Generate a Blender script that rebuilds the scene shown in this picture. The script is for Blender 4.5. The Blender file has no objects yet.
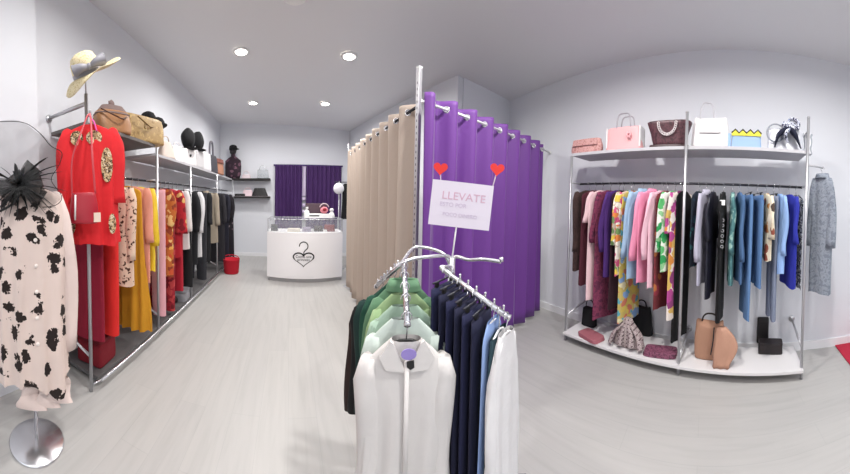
import bpy, math, random
from mathutils import Vector, Matrix, noise

scene = bpy.context.scene
COL = scene.collection
random.seed(7)
PI = math.pi
sin, cos, tan, atan2, sqrt = math.sin, math.cos, math.tan, math.atan2, math.sqrt

# ------------------------------------------------------------------ camera model
FP, VX, CZ, H0, TA, TB = 265.0, 290.0, 1.45, 209.3, -0.035, 0.008
def phi(px): return (px - VX) / FP
def hor(px): return H0 + FP * (TA * cos(phi(px)) + TB * sin(phi(px)))
def zat(px, y, r): return CZ - (y - hor(px)) * r / FP
def pt(px, y, r):
    p = phi(px)
    return Vector((r * sin(p), r * cos(p), zat(px, y, r)))
NP = 1.70
NV = Vector((sin(NP), cos(NP), 0)); TV = Vector((cos(NP), -sin(NP), 0))
NROT = atan2(NV.y, NV.x)
def RK(s, d, z): return NV * d + TV * s + Vector((0, 0, z))
def rs(px, d): return d * tan(phi(px) - NP)
def rz(px, y, d): return zat(px, y, d / cos(phi(px) - NP))

# ------------------------------------------------------------------ materials
MATS = {}
def newmat(name):
    m = bpy.data.materials.new(name); m.use_nodes = True
    nt = m.node_tree
    b = nt.nodes['Principled BSDF']
    return m, nt, b
def srgb(h):
    if isinstance(h, str):
        h = h.lstrip('#'); c = [int(h[i:i+2], 16) / 255 for i in (0, 2, 4)]
    else: c = [v / 255 for v in h]
    return tuple((v / 12.92 if v <= .04045 else ((v + .055) / 1.055) ** 2.4) for v in c) + (1,)
def add_bump(nt, b, scale=40, strength=.25, dist=.01, detail=3):
    tc = nt.nodes.new('ShaderNodeTexCoord'); n = nt.nodes.new('ShaderNodeTexNoise')
    n.inputs['Scale'].default_value = scale; n.inputs['Detail'].default_value = detail
    bp = nt.nodes.new('ShaderNodeBump'); bp.inputs['Strength'].default_value = strength
    bp.inputs['Distance'].default_value = dist
    nt.links.new(tc.outputs['Object'], n.inputs['Vector'])
    nt.links.new(n.outputs['Fac'], bp.inputs['Height']); nt.links.new(bp.outputs['Normal'], b.inputs['Normal'])
def plain(name, col, rough=.8, metal=0, bump=None, sheen=0, coat=0):
    if name in MATS: return MATS[name]
    m, nt, b = newmat(name)
    b.inputs['Base Color'].default_value = srgb(col); b.inputs['Roughness'].default_value = rough
    b.inputs['Metallic'].default_value = metal
    if sheen: b.inputs['Sheen Weight'].default_value = sheen
    if coat: b.inputs['Coat Weight'].default_value = coat
    if bump: add_bump(nt, b, *bump)
    MATS[name] = m; return m
def fabric(name, col, rough=.9): return plain(name, col, rough, 0, (9, .35, .02, 4))
def ramp(nt, stops, const=False):
    r = nt.nodes.new('ShaderNodeValToRGB')
    if const: r.color_ramp.interpolation = 'CONSTANT'
    e = r.color_ramp.elements
    while len(e) < len(stops): e.new(.5)
    for k, (p, c) in enumerate(stops): e[k].position = p; e[k].color = srgb(c)
    return r
def pattern(name, base, cols, scale=14, kind='floral', rough=.9, thr=.5):
    """printed fabrics: floral (voronoi cells in a palette), leopard (dark rosettes), blotch (noise patches), plaid, stripe"""
    if name in MATS: return MATS[name]
    m, nt, b = newmat(name); L = nt.links
    b.inputs['Roughness'].default_value = rough
    tc = nt.nodes.new('ShaderNodeTexCoord'); nz = nt.nodes.new('ShaderNodeTexNoise')
    nz.inputs['Scale'].default_value = scale * .9; nz.inputs['Detail'].default_value = 2
    mx = nt.nodes.new('ShaderNodeMix'); mx.data_type = 'VECTOR'
    mx.inputs[0].default_value = .08 if kind != 'plaid' else 0
    L.new(tc.outputs['Object'], nz.inputs['Vector']); L.new(tc.outputs['Object'], mx.inputs[4]); L.new(nz.outputs['Color'], mx.inputs[5])
    vec = mx.outputs[1]
    if kind == 'floral':
        v = nt.nodes.new('ShaderNodeTexVoronoi'); v.inputs['Scale'].default_value = scale
        L.new(vec, v.inputs['Vector'])
        sep = nt.nodes.new('ShaderNodeSeparateColor'); L.new(v.outputs['Color'], sep.inputs[0])
        n = len(cols); r = ramp(nt, [(k / n, c) for k, c in enumerate(cols)], True); L.new(sep.outputs[0], r.inputs[0])
        lt = nt.nodes.new('ShaderNodeMath'); lt.operation = 'LESS_THAN'; lt.inputs[1].default_value = thr
        L.new(v.outputs['Distance'], lt.inputs[0])
        mc = nt.nodes.new('ShaderNodeMix'); mc.data_type = 'RGBA'; mc.inputs[6].default_value = srgb(base)
        L.new(lt.outputs[0], mc.inputs[0]); L.new(r.outputs[0], mc.inputs[7]); L.new(mc.outputs[2], b.inputs['Base Color'])
    elif kind == 'leopard':
        v = nt.nodes.new('ShaderNodeTexVoronoi'); v.inputs['Scale'].default_value = scale
        L.new(vec, v.inputs['Vector'])
        n2 = nt.nodes.new('ShaderNodeTexNoise'); n2.inputs['Scale'].default_value = scale * 7; L.new(tc.outputs['Object'], n2.inputs['Vector'])
        a = nt.nodes.new('ShaderNodeMath'); a.operation = 'MULTIPLY_ADD'; a.inputs[1].default_value = .4
        L.new(n2.outputs['Fac'], a.inputs[0]); L.new(v.outputs['Distance'], a.inputs[2])
        r = ramp(nt, [(0, cols[0]), (thr, cols[-1]), (thr + .02, base)], True)
        L.new(a.outputs[0], r.inputs[0]); L.new(r.outputs[0], b.inputs['Base Color'])
    elif kind == 'blotch':
        n2 = nt.nodes.new('ShaderNodeTexNoise'); n2.inputs['Scale'].default_value = scale; n2.inputs['Detail'].default_value = 2
        L.new(tc.outputs['Object'], n2.inputs['Vector'])
        n = len(cols)
        r = ramp(nt, [(0, base)] + [(.42 + .26 * k / n, c) for k, c in enumerate(cols)], True)
        L.new(n2.outputs['Fac'], r.inputs[0]); L.new(r.outputs[0], b.inputs['Base Color'])
    elif kind in ('plaid', 'stripe'):
        sx = nt.nodes.new('ShaderNodeTexWave'); sx.bands_direction = 'X'; sx.inputs['Scale'].default_value = scale
        L.new(vec, sx.inputs['Vector']); fac = sx.outputs['Fac']
        if kind == 'plaid':
            sz = nt.nodes.new('ShaderNodeTexWave'); sz.bands_direction = 'Z'; sz.inputs['Scale'].default_value = scale
            L.new(vec, sz.inputs['Vector'])
            ad = nt.nodes.new('ShaderNodeMath'); ad.operation = 'MULTIPLY_ADD'; ad.inputs[1].default_value = .5
            L.new(sz.outputs['Fac'], ad.inputs[0])
            a2 = nt.nodes.new('ShaderNodeMath'); a2.operation = 'MULTIPLY'; a2.inputs[1].default_value = .5
            L.new(fac, a2.inputs[0]); L.new(a2.outputs[0], ad.inputs[2]); fac = ad.outputs[0]
        r = ramp(nt, [(0, base)] + [(.45 + .45 * k / len(cols), c) for k, c in enumerate(cols)])
        L.new(fac, r.inputs[0]); L.new(r.outputs[0], b.inputs['Base Color'])
    bp = nt.nodes.new('ShaderNodeBump'); bp.inputs['Strength'].default_value = .3; bp.inputs['Distance'].default_value = .02
    n3 = nt.nodes.new('ShaderNodeTexNoise'); n3.inputs['Scale'].default_value = 9
    L.new(tc.outputs['Object'], n3.inputs['Vector']); L.new(n3.outputs['Fac'], bp.inputs['Height']); L.new(bp.outputs['Normal'], b.inputs['Normal'])
    MATS[name] = m; return m
def emit(name, col, s):
    if name in MATS: return MATS[name]
    m, nt, b = newmat(name)
    b.inputs['Base Color'].default_value = srgb(col); b.inputs['Emission Color'].default_value = srgb(col); b.inputs['Emission Strength'].default_value = s
    MATS[name] = m; return m
def glass(name, col=(235, 242, 245), alpha=.18, rough=.03):
    if name in MATS: return MATS[name]
    m, nt, b = newmat(name)
    b.inputs['Base Color'].default_value = srgb(col); b.inputs['Roughness'].default_value = rough; b.inputs['Alpha'].default_value = alpha
    MATS[name] = m; return m
def netting(name, col, lo, hi, scale=300):
    """see-through woven net: a fine square mesh of threads"""
    m, nt, b = newmat(name); L = nt.links
    b.inputs['Base Color'].default_value = srgb(col); b.inputs['Roughness'].default_value = .6
    tc = nt.nodes.new('ShaderNodeTexCoord'); n = nt.nodes.new('ShaderNodeTexNoise'); n.inputs['Scale'].default_value = 8
    r = nt.nodes.new('ShaderNodeMapRange'); r.inputs[3].default_value = lo; r.inputs[4].default_value = hi
    L.new(tc.outputs['Object'], n.inputs['Vector']); L.new(n.outputs['Fac'], r.inputs[0]); L.new(r.outputs[0], b.inputs['Alpha'])
    return m

CHROME = plain('chrome', '#dcdce0', .25, .9)
STEEL = plain('brushed_steel', '#c4c4c8', .38, .75)
DARKMETAL = plain('dark_metal', '#3a3a40', .4, .8)
BLACKP = plain('black_plastic', '#141416', .5)
WHITEP = plain('white_plastic', '#eeeeee', .45)
BLACK = fabric('black_cloth', '#121216')
WHITEC = fabric('white_cloth', '#e9e6e6')

# ------------------------------------------------------------------ mesh builder
class MB:
    def __init__(s): s.v = []; s.f = []; s.sm = []
    def add(s, vs, fs, smooth=True):
        o = len(s.v); s.v += [Vector(v) for v in vs]
        for f in fs: s.f.append(tuple(i + o for i in f)); s.sm.append(smooth)
        return s
    def box(s, c, d, rot=0, smooth=False):
        c = Vector(c); R = Matrix.Rotation(rot, 3, 'Z')
        vs = [c + R @ Vector((x * d[0] / 2, y * d[1] / 2, z * d[2] / 2)) for z in (-1, 1) for x, y in ((-1, -1), (1, -1), (1, 1), (-1, 1))]
        return s.add(vs, [(3, 2, 1, 0), (4, 5, 6, 7), (0, 1, 5, 4), (1, 2, 6, 5), (2, 3, 7, 6), (3, 0, 4, 7)], smooth)
    def loft(s, rings, cap0=True, cap1=True, closed=True, smooth=True):
        n = len(rings[0]); vs = [p for r in rings for p in r]; fs = []
        for i in range(len(rings) - 1):
            for j in range(n if closed else n - 1):
                k = (j + 1) % n
                fs.append((i * n + j, i * n + k, (i + 1) * n + k, (i + 1) * n + j))
        if cap0: fs.append(tuple(reversed(range(n))))
        if cap1: fs.append(tuple((len(rings) - 1) * n + j for j in range(n)))
        return s.add(vs, fs, smooth)
    def tube(s, path, r, n=10, cap=True, closed=False, flat=None):
        path = [Vector(p) for p in path]; rr = r if isinstance(r, (list, tuple)) else [r] * len(path)
        rings = []; up = None; m = len(path)
        for i, p in enumerate(path):
            a = path[(i - 1) % m] if (closed or i > 0) else p
            b = path[(i + 1) % m] if (closed or i < m - 1) else p
            t = (b - a).normalized()
            if up is None:
                up = Vector((0, 0, 1)) if abs(t.z) < .9 else Vector((0, 1, 0))
            x = t.cross(up)
            if x.length < 1e-5: x = t.cross(Vector((1, 0, .3)))
            x.normalize(); up = x.cross(t).normalized()
            fx = rr[i]; fy = rr[i] * (flat if flat else 1)
            rings.append([p + x * cos(2 * PI * k / n) * fx + up * sin(2 * PI * k / n) * fy for k in range(n)])
        if closed: rings.append(rings[0]); return s.loft(rings, False, False)
        return s.loft(rings, cap, cap)
    def lathe(s, prof, c=(0, 0, 0), n=32, sx=1, sy=1, cap=True):
        c = Vector(c)
        rings = [[c + Vector((max(r, 1e-4) * cos(2 * PI * k / n) * sx, max(r, 1e-4) * sin(2 * PI * k / n) * sy, z)) for k in range(n)] for r, z in prof]
        return s.loft(rings, cap, cap)
    def prism(s, outline, fn, d):
        """outline of 2-D points mapped by fn(u, v, w); extruded from w=0 to w=d"""
        n = len(outline)
        vs = [fn(u, v, 0) for u, v in outline] + [fn(u, v, d) for u, v in outline]
        fs = [tuple(reversed(range(n))), tuple(range(n, 2 * n))] + [(i, (i + 1) % n, n + (i + 1) % n, n + i) for i in range(n)]
        return s.add(vs, fs, False)
    def blob(s, c, r, n=14, seed=0, amp=.12, sc=2.0):
        c = Vector(c); rings = []
        for i in range(n + 1):
            t = PI * i / n; ring = []
            for k in range(2 * n):
                a = PI * k / n
                d = Vector((sin(t) * cos(a), sin(t) * sin(a), cos(t)))
                q = 1 + amp * noise.noise(d * sc + Vector((seed, seed * 1.7, 0)))
                ring.append(c + Vector((d.x * r[0], d.y * r[1], d.z * r[2])) * q)
            rings.append(ring)
        return s.loft(rings, False, False)
    def build(s, name, mat, parent=None, solid=0, bevel=0, local=False):
        me = bpy.data.meshes.new(name)
        vs = s.v
        if parent is not None and not local:
            inv = parent_world(parent).inverted(); vs = [inv @ v for v in vs]
        me.from_pydata([tuple(v) for v in vs], [], s.f)
        me.polygons.foreach_set('use_smooth', s.sm)
        me.update()
        if mat: me.materials.append(mat)
        o = bpy.data.objects.new(name, me); COL.objects.link(o)
        if parent is not None: o.parent = parent
        if solid:
            md = o.modifiers.new('solid', 'SOLIDIFY'); md.thickness = solid; md.offset = 0
        if bevel:
            md = o.modifiers.new('bevel', 'BEVEL'); md.width = bevel; md.segments = 2; md.limit_method = 'ANGLE'
        return o
def parent_world(o):
    m = o.matrix_basis.copy()
    while o.parent is not None: o = o.parent; m = o.matrix_basis @ m
    return m
def tag(o, label=None, cat=None, group=None, kind=None):
    if label: o['label'] = label
    if cat: o['category'] = cat
    if group: o['group'] = group
    if kind: o['kind'] = kind
    return o
def thing(name, label, cat, loc=(0, 0, 0), rot=0, group=None):
    o = bpy.data.objects.new(name, None); o.empty_display_size = .05; COL.objects.link(o)
    o.location = loc; o.rotation_euler = (0, 0, rot)
    return tag(o, label, cat, group)
def struct(name, mb, mat, **k): return tag(mb.build(name, mat, **k), kind='structure')
def arc(c, r, a0, a1, n, ax=Vector((1, 0, 0)), ay=Vector((0, 0, 1))):
    return [Vector(c) + ax * r * cos(a0 + (a1 - a0) * k / n) + ay * r * sin(a0 + (a1 - a0) * k / n) for k in range(n + 1)]
def smoothpath(pts, n=8):
    pts = [Vector(p) for p in pts]; out = []
    for i in range(len(pts) - 1):
        p0 = pts[max(i - 1, 0)]; p1 = pts[i]; p2 = pts[i + 1]; p3 = pts[min(i + 2, len(pts) - 1)]
        for k in range(n):
            t = k / n
            out.append(.5 * ((2 * p1) + (p2 - p0) * t + (2 * p0 - 5 * p1 + 4 * p2 - p3) * t * t + (3 * p1 - p0 - 3 * p2 + p3) * t ** 3))
    out.append(pts[-1]); return out
def text_mesh(body, size, name, mat, parent, fn, depth=.0015, align='CENTER'):
    """lettering as real raised geometry, mapped by fn(u, v, w) into world space"""
    cu = bpy.data.curves.new(name, 'FONT'); cu.body = body; cu.size = size; cu.align_x = align; cu.align_y = 'CENTER'; cu.extrude = depth / 2
    t = bpy.data.objects.new(name + '_tmp', cu); COL.objects.link(t)
    me = bpy.data.meshes.new_from_object(t.evaluated_get(bpy.context.evaluated_depsgraph_get()))
    bpy.data.objects.remove(t); bpy.data.curves.remove(cu)
    mb = MB(); mb.add([fn(v.co.x, v.co.y, v.co.z + depth / 2) for v in me.vertices], [tuple(p.vertices) for p in me.polygons], False)
    bpy.data.meshes.remove(me)
    return mb.build(name, mat, parent)

# ================================================================== SETTING
LW, BW, FW = -1.82, 6.74, -2.4                    # left wall x, back wall y, shopfront y
RD = 2.79                                        # distance of the right wall
def rwx(y): return (RD + .1288 * y * 1.0 + 0) / .9917 if False else (RD - NV.y * y) / NV.x
def ceilz(x): return 3.33 - .055 * x
JY = 3.0; JX = 2.15; BX = 1.52

def wallmat(name, col, rough=.75):
    m, nt, b = newmat(name); b.inputs['Base Color'].default_value = srgb(col); b.inputs['Roughness'].default_value = rough
    add_bump(nt, b, 60, .04, .004, 3); return m
WALL = wallmat('painted_wall', '#dddfe5'); CEIL = wallmat('painted_ceiling', '#e2e2e5')
TRIM = wallmat('white_trim', '#ebebee', .5)

def floormat():
    m, nt, b = newmat('pale_wood_laminate'); L = nt.links
    tc = nt.nodes.new('ShaderNodeTexCoord'); mp = nt.nodes.new('ShaderNodeMapping'); mp.inputs['Rotation'].default_value = (0, 0, PI / 2)
    L.new(tc.outputs['Object'], mp.inputs['Vector'])
    br = nt.nodes.new('ShaderNodeTexBrick'); br.inputs['Scale'].default_value = 1; br.inputs['Brick Width'].default_value = 1.25
    br.inputs['Row Height'].default_value = .19; br.inputs['Mortar Size'].default_value = .0012; br.offset = .37
    br.inputs['Color1'].default_value = srgb('#b0aeab'); br.inputs['Color2'].default_value = srgb('#aaa8a6'); br.inputs['Mortar'].default_value = srgb('#989897')
    L.new(mp.outputs[0], br.inputs['Vector'])
    m2 = nt.nodes.new('ShaderNodeMapping'); m2.inputs['Scale'].default_value = (14, 1.1, 1); L.new(tc.outputs['Object'], m2.inputs['Vector'])
    nz = nt.nodes.new('ShaderNodeTexNoise'); nz.inputs['Scale'].default_value = 1.6; nz.inputs['Detail'].default_value = 6; nz.inputs['Distortion'].default_value = .6
    L.new(m2.outputs[0], nz.inputs['Vector'])
    r = ramp(nt, [(.3, '#a2a1a0'), (.5, '#afaead'), (.72, '#b6b5b3')]); L.new(nz.outputs['Fac'], r.inputs[0])
    mx = nt.nodes.new('ShaderNodeMix'); mx.data_type = 'RGBA'; mx.inputs[0].default_value = .42
    L.new(br.outputs['Color'], mx.inputs[6]); L.new(r.outputs[0], mx.inputs[7]); L.new(mx.outputs[2], b.inputs['Base Color'])
    b.inputs['Roughness'].default_value = .38; b.inputs['Specular IOR Level'].default_value = .35
    return m
FLOOR = floormat()

def poly_slab(pts, z0, z1, fz=None):
    mb = MB(); n = len(pts)
    vs = [(x, y, z0 if fz is None else fz(x)) for x, y in pts] + [(x, y, z1 if fz is None else fz(x) + z1) for x, y in pts]
    mb.add(vs, [tuple(reversed(range(n))), tuple(range(n, 2 * n))] + [(i, (i + 1) % n, n + (i + 1) % n, n + i) for i in range(n)], False)
    return mb
OUT = [(LW - .1, FW - .1), (rwx(FW) + .12, FW - .1), (rwx(JY) + .12, JY + .12), (rwx(JY) + .12, BW + .12), (LW - .1, BW + .12)]
struct('floor', poly_slab(OUT, -.05, 0), FLOOR)
struct('ceiling', poly_slab(OUT, 0, .08, ceilz), CEIL)
def wall_seg(name, a, b, th, mat=WALL, z0=0, z1=None, side=1):
    """a straight wall from a to b; its room face lies on the line a-b, its thickness behind it"""
    a = Vector(a); b = Vector(b); d = (b - a).normalized(); nn = Vector((d.y, -d.x)) * th * side
    pts = [a, b, b + nn, a + nn]; mb = MB()
    top = [ceilz(p.x) + .02 if z1 is None else z1 for p in pts]
    vs = [(p.x, p.y, z0) for p in pts] + [(p.x, p.y, t) for p, t in zip(pts, top)]
    mb.add(vs, [(0, 1, 2, 3), (7, 6, 5, 4), (0, 4, 5, 1), (1, 5, 6, 2), (2, 6, 7, 3), (3, 7, 4, 0)], False)
    return struct(name, mb, mat)
wall_seg('wall_left', (LW, FW), (LW, BW), .1, side=-1)
wall_seg('wall_left_pier', (LW + .07, FW), (LW + .07, 1.27), .068, side=-1)
wall_seg('wall_back', (LW, BW), (BX, BW), .1, side=-1)
wall_seg('wall_right_rear', (JX, JY), (BX, BW), .1)
wall_seg('wall_right_return', (rwx(JY), JY), (JX + .1, JY), .1)
wall_seg('wall_right', (rwx(JY), JY), (rwx(FW), FW), .1, side=-1)
# shopfront behind the camera: low plinth, header and piers round a wide window
FR = rwx(FW)
wall_seg('wall_front_plinth', (LW, FW), (FR, FW), .1, z1=.25)
wall_seg('wall_front_header', (LW, FW), (FR, FW), .1, z0=2.85)
for k, (xa, xb) in enumerate(((LW, LW + .25), (FR - .25, FR))):
    wall_seg('wall_front_pier' + ('' if k == 0 else '_side'), (xa, FW), (xb, FW), .1, z0=.25, z1=2.85)
wf = MB()
for x in (LW + .28, -.35, .95, FR - .28): wf.box((x, FW - .05, 1.55), (.06, .06, 2.6))
for z in (.28, 2.82): wf.box(((LW + FR) / 2, FW - .05, z), (FR - LW - .5, .06, .06))
struct('window_1', wf, plain('window_frame_paint', '#dcdcdc', .4))
# baseboards
def baseboard(name, a, b, side):
    a = Vector(a); b = Vector(b); d = (b - a).normalized(); n = Vector((d.y, -d.x)) * side * .014
    mb = MB(); pts = [a, b, b - n, a - n]
    mb.add([(p.x, p.y, 0) for p in pts] + [(p.x, p.y, .09) for p in pts], [(0, 1, 2, 3), (7, 6, 5, 4), (0, 4, 5, 1), (1, 5, 6, 2), (2, 6, 7, 3), (3, 7, 4, 0)], False)
    struct(name, mb, TRIM)
baseboard('baseboard_right', (rwx(JY), JY), (rwx(FW), FW), -1)
baseboard('baseboard_left', (LW, 1.28), (LW, BW), -1)
baseboard('baseboard_back', (LW, BW), (BX, BW), -1)

# ------------------------------------------------------------------ lamps
def ceiling_light(x, y, label, power, seen=True):
    z = ceilz(x) ; t = thing('ceiling_light', label, 'ceiling light', (x, y, z), 0, 'round recessed ceiling lights')
    m = MB(); m.lathe([(.07, -.002), (.105, -.002), (.11, -.012), (.075, -.018), (.07, -.002)], (x, y, z - .004), 32, cap=False); m.build('trim_ring', WHITEP, t)
    d = MB(); d.lathe([(.0, -.014), (.074, -.014), (.074, -.008), (0, -.008)], (x, y, z - .004), 32, cap=False); d.build('diffuser', emit('lamp_glow', '#fff6ea', 22), t)
    l = bpy.data.lights.new('downlight', 'AREA'); l.shape = 'DISK'; l.size = .15; l.energy = power; l.color = (1, .975, .945); l.spread = math.radians(165)
    lo = bpy.data.objects.new('downlight', l); lo.location = (x, y, z - .03); COL.objects.link(lo)
LP = 33
ceiling_light(-.64, 3.42, 'round ceiling light nearest the front, on the left-rack side', LP)
ceiling_light(.73, 3.34, 'round ceiling light nearest the front, on the fitting-room side', LP)
ceiling_light(-.74, 5.25, 'round ceiling light near the back wall, on the left-rack side', LP * .9)
ceiling_light(.65, 5.05, 'round ceiling light near the back wall, on the fitting-room side', LP * .9)
for x, y, w in ((-.65, 1.2, 'above the dress form aisle'), (1.25, .95, 'above the four-way front rack'), (1.1, -.6, 'above the floor before the right rack'), (-.4, -1.1, 'above the floor by the shopfront')):  # unseen lamps added to brighten the near half of the room
    ceiling_light(x, y, 'round ceiling light ' + w + ', unseen, added as fill light', LP * (1.35 if x > 1.05 else .8 if x < 0 else 1))
v = MB(); p = (.03, 2.5); z = ceilz(.03)
v.lathe([(.0, -.05), (.06, -.05), (.085, -.03), (.09, -.004), (0, -.004)], (p[0], p[1], z), 28, sx=1.25, cap=False)
tag(v.build('smoke_detector', WHITEP), 'white low round detector fixed on the ceiling above the aisle', 'smoke detector')

# ================================================================== GARMENTS
def sgnp(v, p): return (1 if v >= 0 else -1) * abs(v) ** p
def body_mb(L, wsh, whem, t, neck=.055, seed=0, amp=.014, nf=3, slope=.055, jag=.008, them=None, waist=None, wpos=.4):
    rnd = random.Random(seed); ph = rnd.random() * 6; ph2 = rnd.random() * 6; NS = 44
    them = them or t * 1.1
    prof = [(0, neck, t * .8), (-.35 * slope, neck + (wsh - neck) * .4, t * .75), (-.8 * slope, neck + (wsh - neck) * .85, t * .75), (-slope - .012, wsh, t * .85)]
    nz = 12
    for i in range(1, nz + 1):
        u = i / nz; w = wsh + (whem - wsh) * u
        if waist: w += (waist - wsh) * math.exp(-((u - wpos) / .22) ** 2)
        prof.append((-slope - .012 - (L - slope - .012) * u, w, t + (them - t) * u))
    rings = []
    for z, w, tt in prof:
        fr = max(0, (-z - slope) / max(L - slope, .01)); ring = []
        for k in range(NS):
            a = 2 * PI * k / NS
            x = w * sgnp(cos(a), .8); y = tt * sgnp(sin(a), .85)
            q = amp * fr ** .6
            y += q * sin(nf * x / max(wsh, .05) * 2 + ph + fr * 1.3) + q * .5 * sin(nf * 2.3 * x / max(wsh, .05) + ph2)
            x += q * .5 * sin(nf * 2 * a + ph2) + q * .6 * sin(fr * 5 + ph)
            zz = z + (jag * sin(3 * a + ph) + jag * .6 * sin(5 * a + ph2) if fr > .98 else 0)
            ring.append((x, y, zz))
        rings.append(ring)
    mb = MB(); mb.loft(rings, False, False); return mb
def sleeve_mb(side, wsh, slope, Ls, w0=.062, w1=.045, t=.026, out=.03, seed=0, fwd=0.0):
    rnd = random.Random(seed + side); n = 18; m = 10; rings = []
    for i in range(m + 1):
        u = i / m
        cx = side * (wsh - .035 + out * min(1, u * 2.2) + .012 * sin(u * 5 + seed)); cz = -slope * .85 - Ls * u
        cy = fwd * u + .006 * sin(u * 7 + seed * 2)
        w = w0 + (w1 - w0) * u; tt = t * (1 if u > .1 else .7)
        tilt = side * .5 * max(0, 1 - u * 4)
        ring = []
        for k in range(n):
            a = 2 * PI * k / n
            dx = w * cos(a) * (.55 if u == 0 else 1); dy = tt * sin(a) + .004 * sin(3 * a + u * 9 + seed)
            ring.append((cx + dx, cy + dy, cz - tilt * dx * side * 0 + (.03 * (1 - u * 4) if u < .25 else 0) - .5 * abs(dx) * (1 if u < .15 else 0)))
        rings.append(ring)
    mb = MB(); mb.loft(rings, True, True); return mb
def hanger(loc, rot, label, wsh=.18, slope=.055, drop=.075, mat=BLACKP, railr=.012, group=None):
    """hook over a rail whose centre is at loc, arms down to the shoulders"""
    h = thing('clothes_hanger', label, 'hanger', loc, rot, group)
    hk = MB(); R = .019; cz = railr - R + .003
    path = arc((0, 0, cz), R, math.radians(-30), math.radians(200), 12, Vector((1, 0, 0)))
    path = list(reversed(path))[::-1]
    path = [Vector((R * .9, 0, cz - R * .4))] if False else []
    for k in range(13):
        a = math.radians(200 - 250 * k / 12); path.append(Vector((R * cos(a), 0, cz + R * sin(a))))
    path.append(Vector((.004, 0, cz - R - .012))); path.append(Vector((0, 0, -drop - .004)))
    hk.tube(path, .0024, 6); hk.build('hook', CHROME, h, local=True)
    b = MB(); e = wsh - .03
    b.tube(smoothpath([(-e, 0, -drop - slope - .008), (-.05, 0, -drop - .024), (0, 0, -drop - .008), (.05, 0, -drop - .024), (e, 0, -drop - slope - .008)], 5), .0055, 6)
    b.build('shoulder_bar', mat, h, local=True)
    return h
GN = [0]
def garment(name, label, cat, loc, rot, L, mat, kind='top', group=None, wsh=.2, whem=None, t=.024, sleeve=0, smat=None, collar=None, drop=.075, short=None, hang=BLACKP, railr=.012, amp=.009, nf=3, out=.02, fwd=0, sw=(.062, .045), waist=None, jag=.006, slope=.055, hlabel=None, trim=None, them=None):
    GN[0] += 1; seed = GN[0]
    g = thing(name, label, cat, loc, rot, group)
    if kind in ('trousers',):
        wb = wsh
        m = MB(); rings = [[(wb * sgnp(cos(2 * PI * k / 28), .7), t * sin(2 * PI * k / 28) * 1.0, z) for k in range(28)] for z in (-drop - .0, -drop - .045)]
        m.loft(rings, True, False); m.build('waistband', trim or mat, g, local=True)
        for sd in (-1, 1):
            rings = []
            for i in range(15):
                u = i / 14; z = -drop - .04 - (L - .04) * u; cx = sd * wb * (.46 + .08 * u) ; w = wb * (.53 - .12 * u)
                ring = []
                for k in range(22):
                    a = 2 * PI * k / 22
                    ring.append((cx + w * sgnp(cos(a), .8), t * sgnp(sin(a), .9) + amp * u * sin(a * 2 + seed + u * 3) * .6 + sd * .002, z + (.004 * sin(a * 2 + seed) if i == 14 else 0)))
                rings.append(ring)
            q = MB(); q.loft(rings, False, False); q.build('trouser_leg', mat, g, local=True)
        h = thing('clothes_hanger', hlabel or ('chrome clip hanger holding the ' + (short or name.replace('_', ' '))), 'hanger', loc, rot, group and group.replace('garments', 'hangers'))
        hk = MB(); R = .019; cz = railr - R + .003
        path = [Vector((R * cos(math.radians(200 - 250 * k / 12)), 0, cz + R * sin(math.radians(200 - 250 * k / 12)))) for k in range(13)] + [Vector((.004, 0, cz - R - .012)), Vector((0, 0, -drop + .028))]
        hk.tube(path, .0024, 6); hk.build('hook', CHROME, h, local=True)
        br = MB(); br.tube([(-wb * .9, 0, -drop + .024), (wb * .9, 0, -drop + .024)], .004, 6); br.build('clip_bar', DARKMETAL, h, local=True)
        for sd in (-1, 1):
            c = MB(); c.box((sd * wb * .6, 0, -drop + .013), (.02, .012, .02)); c.build('clip', BLACKP, h, local=True)
        return g
    if kind == 'skirt':
        m = body_mb(L, wsh, whem or wsh * 1.3, t, wsh * .94, seed, amp * 1.6, nf + 1, .02, jag, them)
    else:
        m = body_mb(L, wsh, whem or wsh, t, .055, seed, amp, nf, slope, jag, them, waist)
    for i in range(len(m.v)): m.v[i] = m.v[i] + Vector((0, 0, -drop))
    m.build('body' if kind != 'skirt' else 'skirt_body', mat, g, local=True)
    if sleeve:
        for sd in (-1, 1):
            s = sleeve_mb(sd, wsh, slope, sleeve, sw[0], sw[1], t * .95, out, seed, fwd)
            for i in range(len(s.v)): s.v[i] = s.v[i] + Vector((0, 0, -drop))
            s.build('sleeve', smat or mat, g, local=True)
    if collar:
        c = MB(); n = 24
        rr = []
        for z, k1 in ((-.012, 1.12), (.012, 1.05), (.02, 1.2), (-.002, 1.38), (-.022, 1.5)):
            rr.append([(.055 * k1 * cos(2 * PI * k / n), (t * .8 + .006) * k1 * sin(2 * PI * k / n), z - drop - (.012 if sin(2 * PI * k / n) < 0 and k1 > 1.3 else 0)) for k in range(n)])
        c.loft(rr, False, False); c.build('collar', collar if collar is not True else mat, g, local=True)
    if kind == 'skirt' :
        h = hanger(loc, rot, hlabel or ('hanger holding the ' + (short or name.replace('_', ' '))), wsh * .9, .012, drop - .012, hang, railr, group and group.replace('garments', 'hangers'))
    else:
        h = hanger(loc, rot, hlabel or ('hanger holding the ' + (short or name.replace('_', ' '))), wsh, slope, drop, hang, railr, group and group.replace('garments', 'hangers'))
    return g
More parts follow.
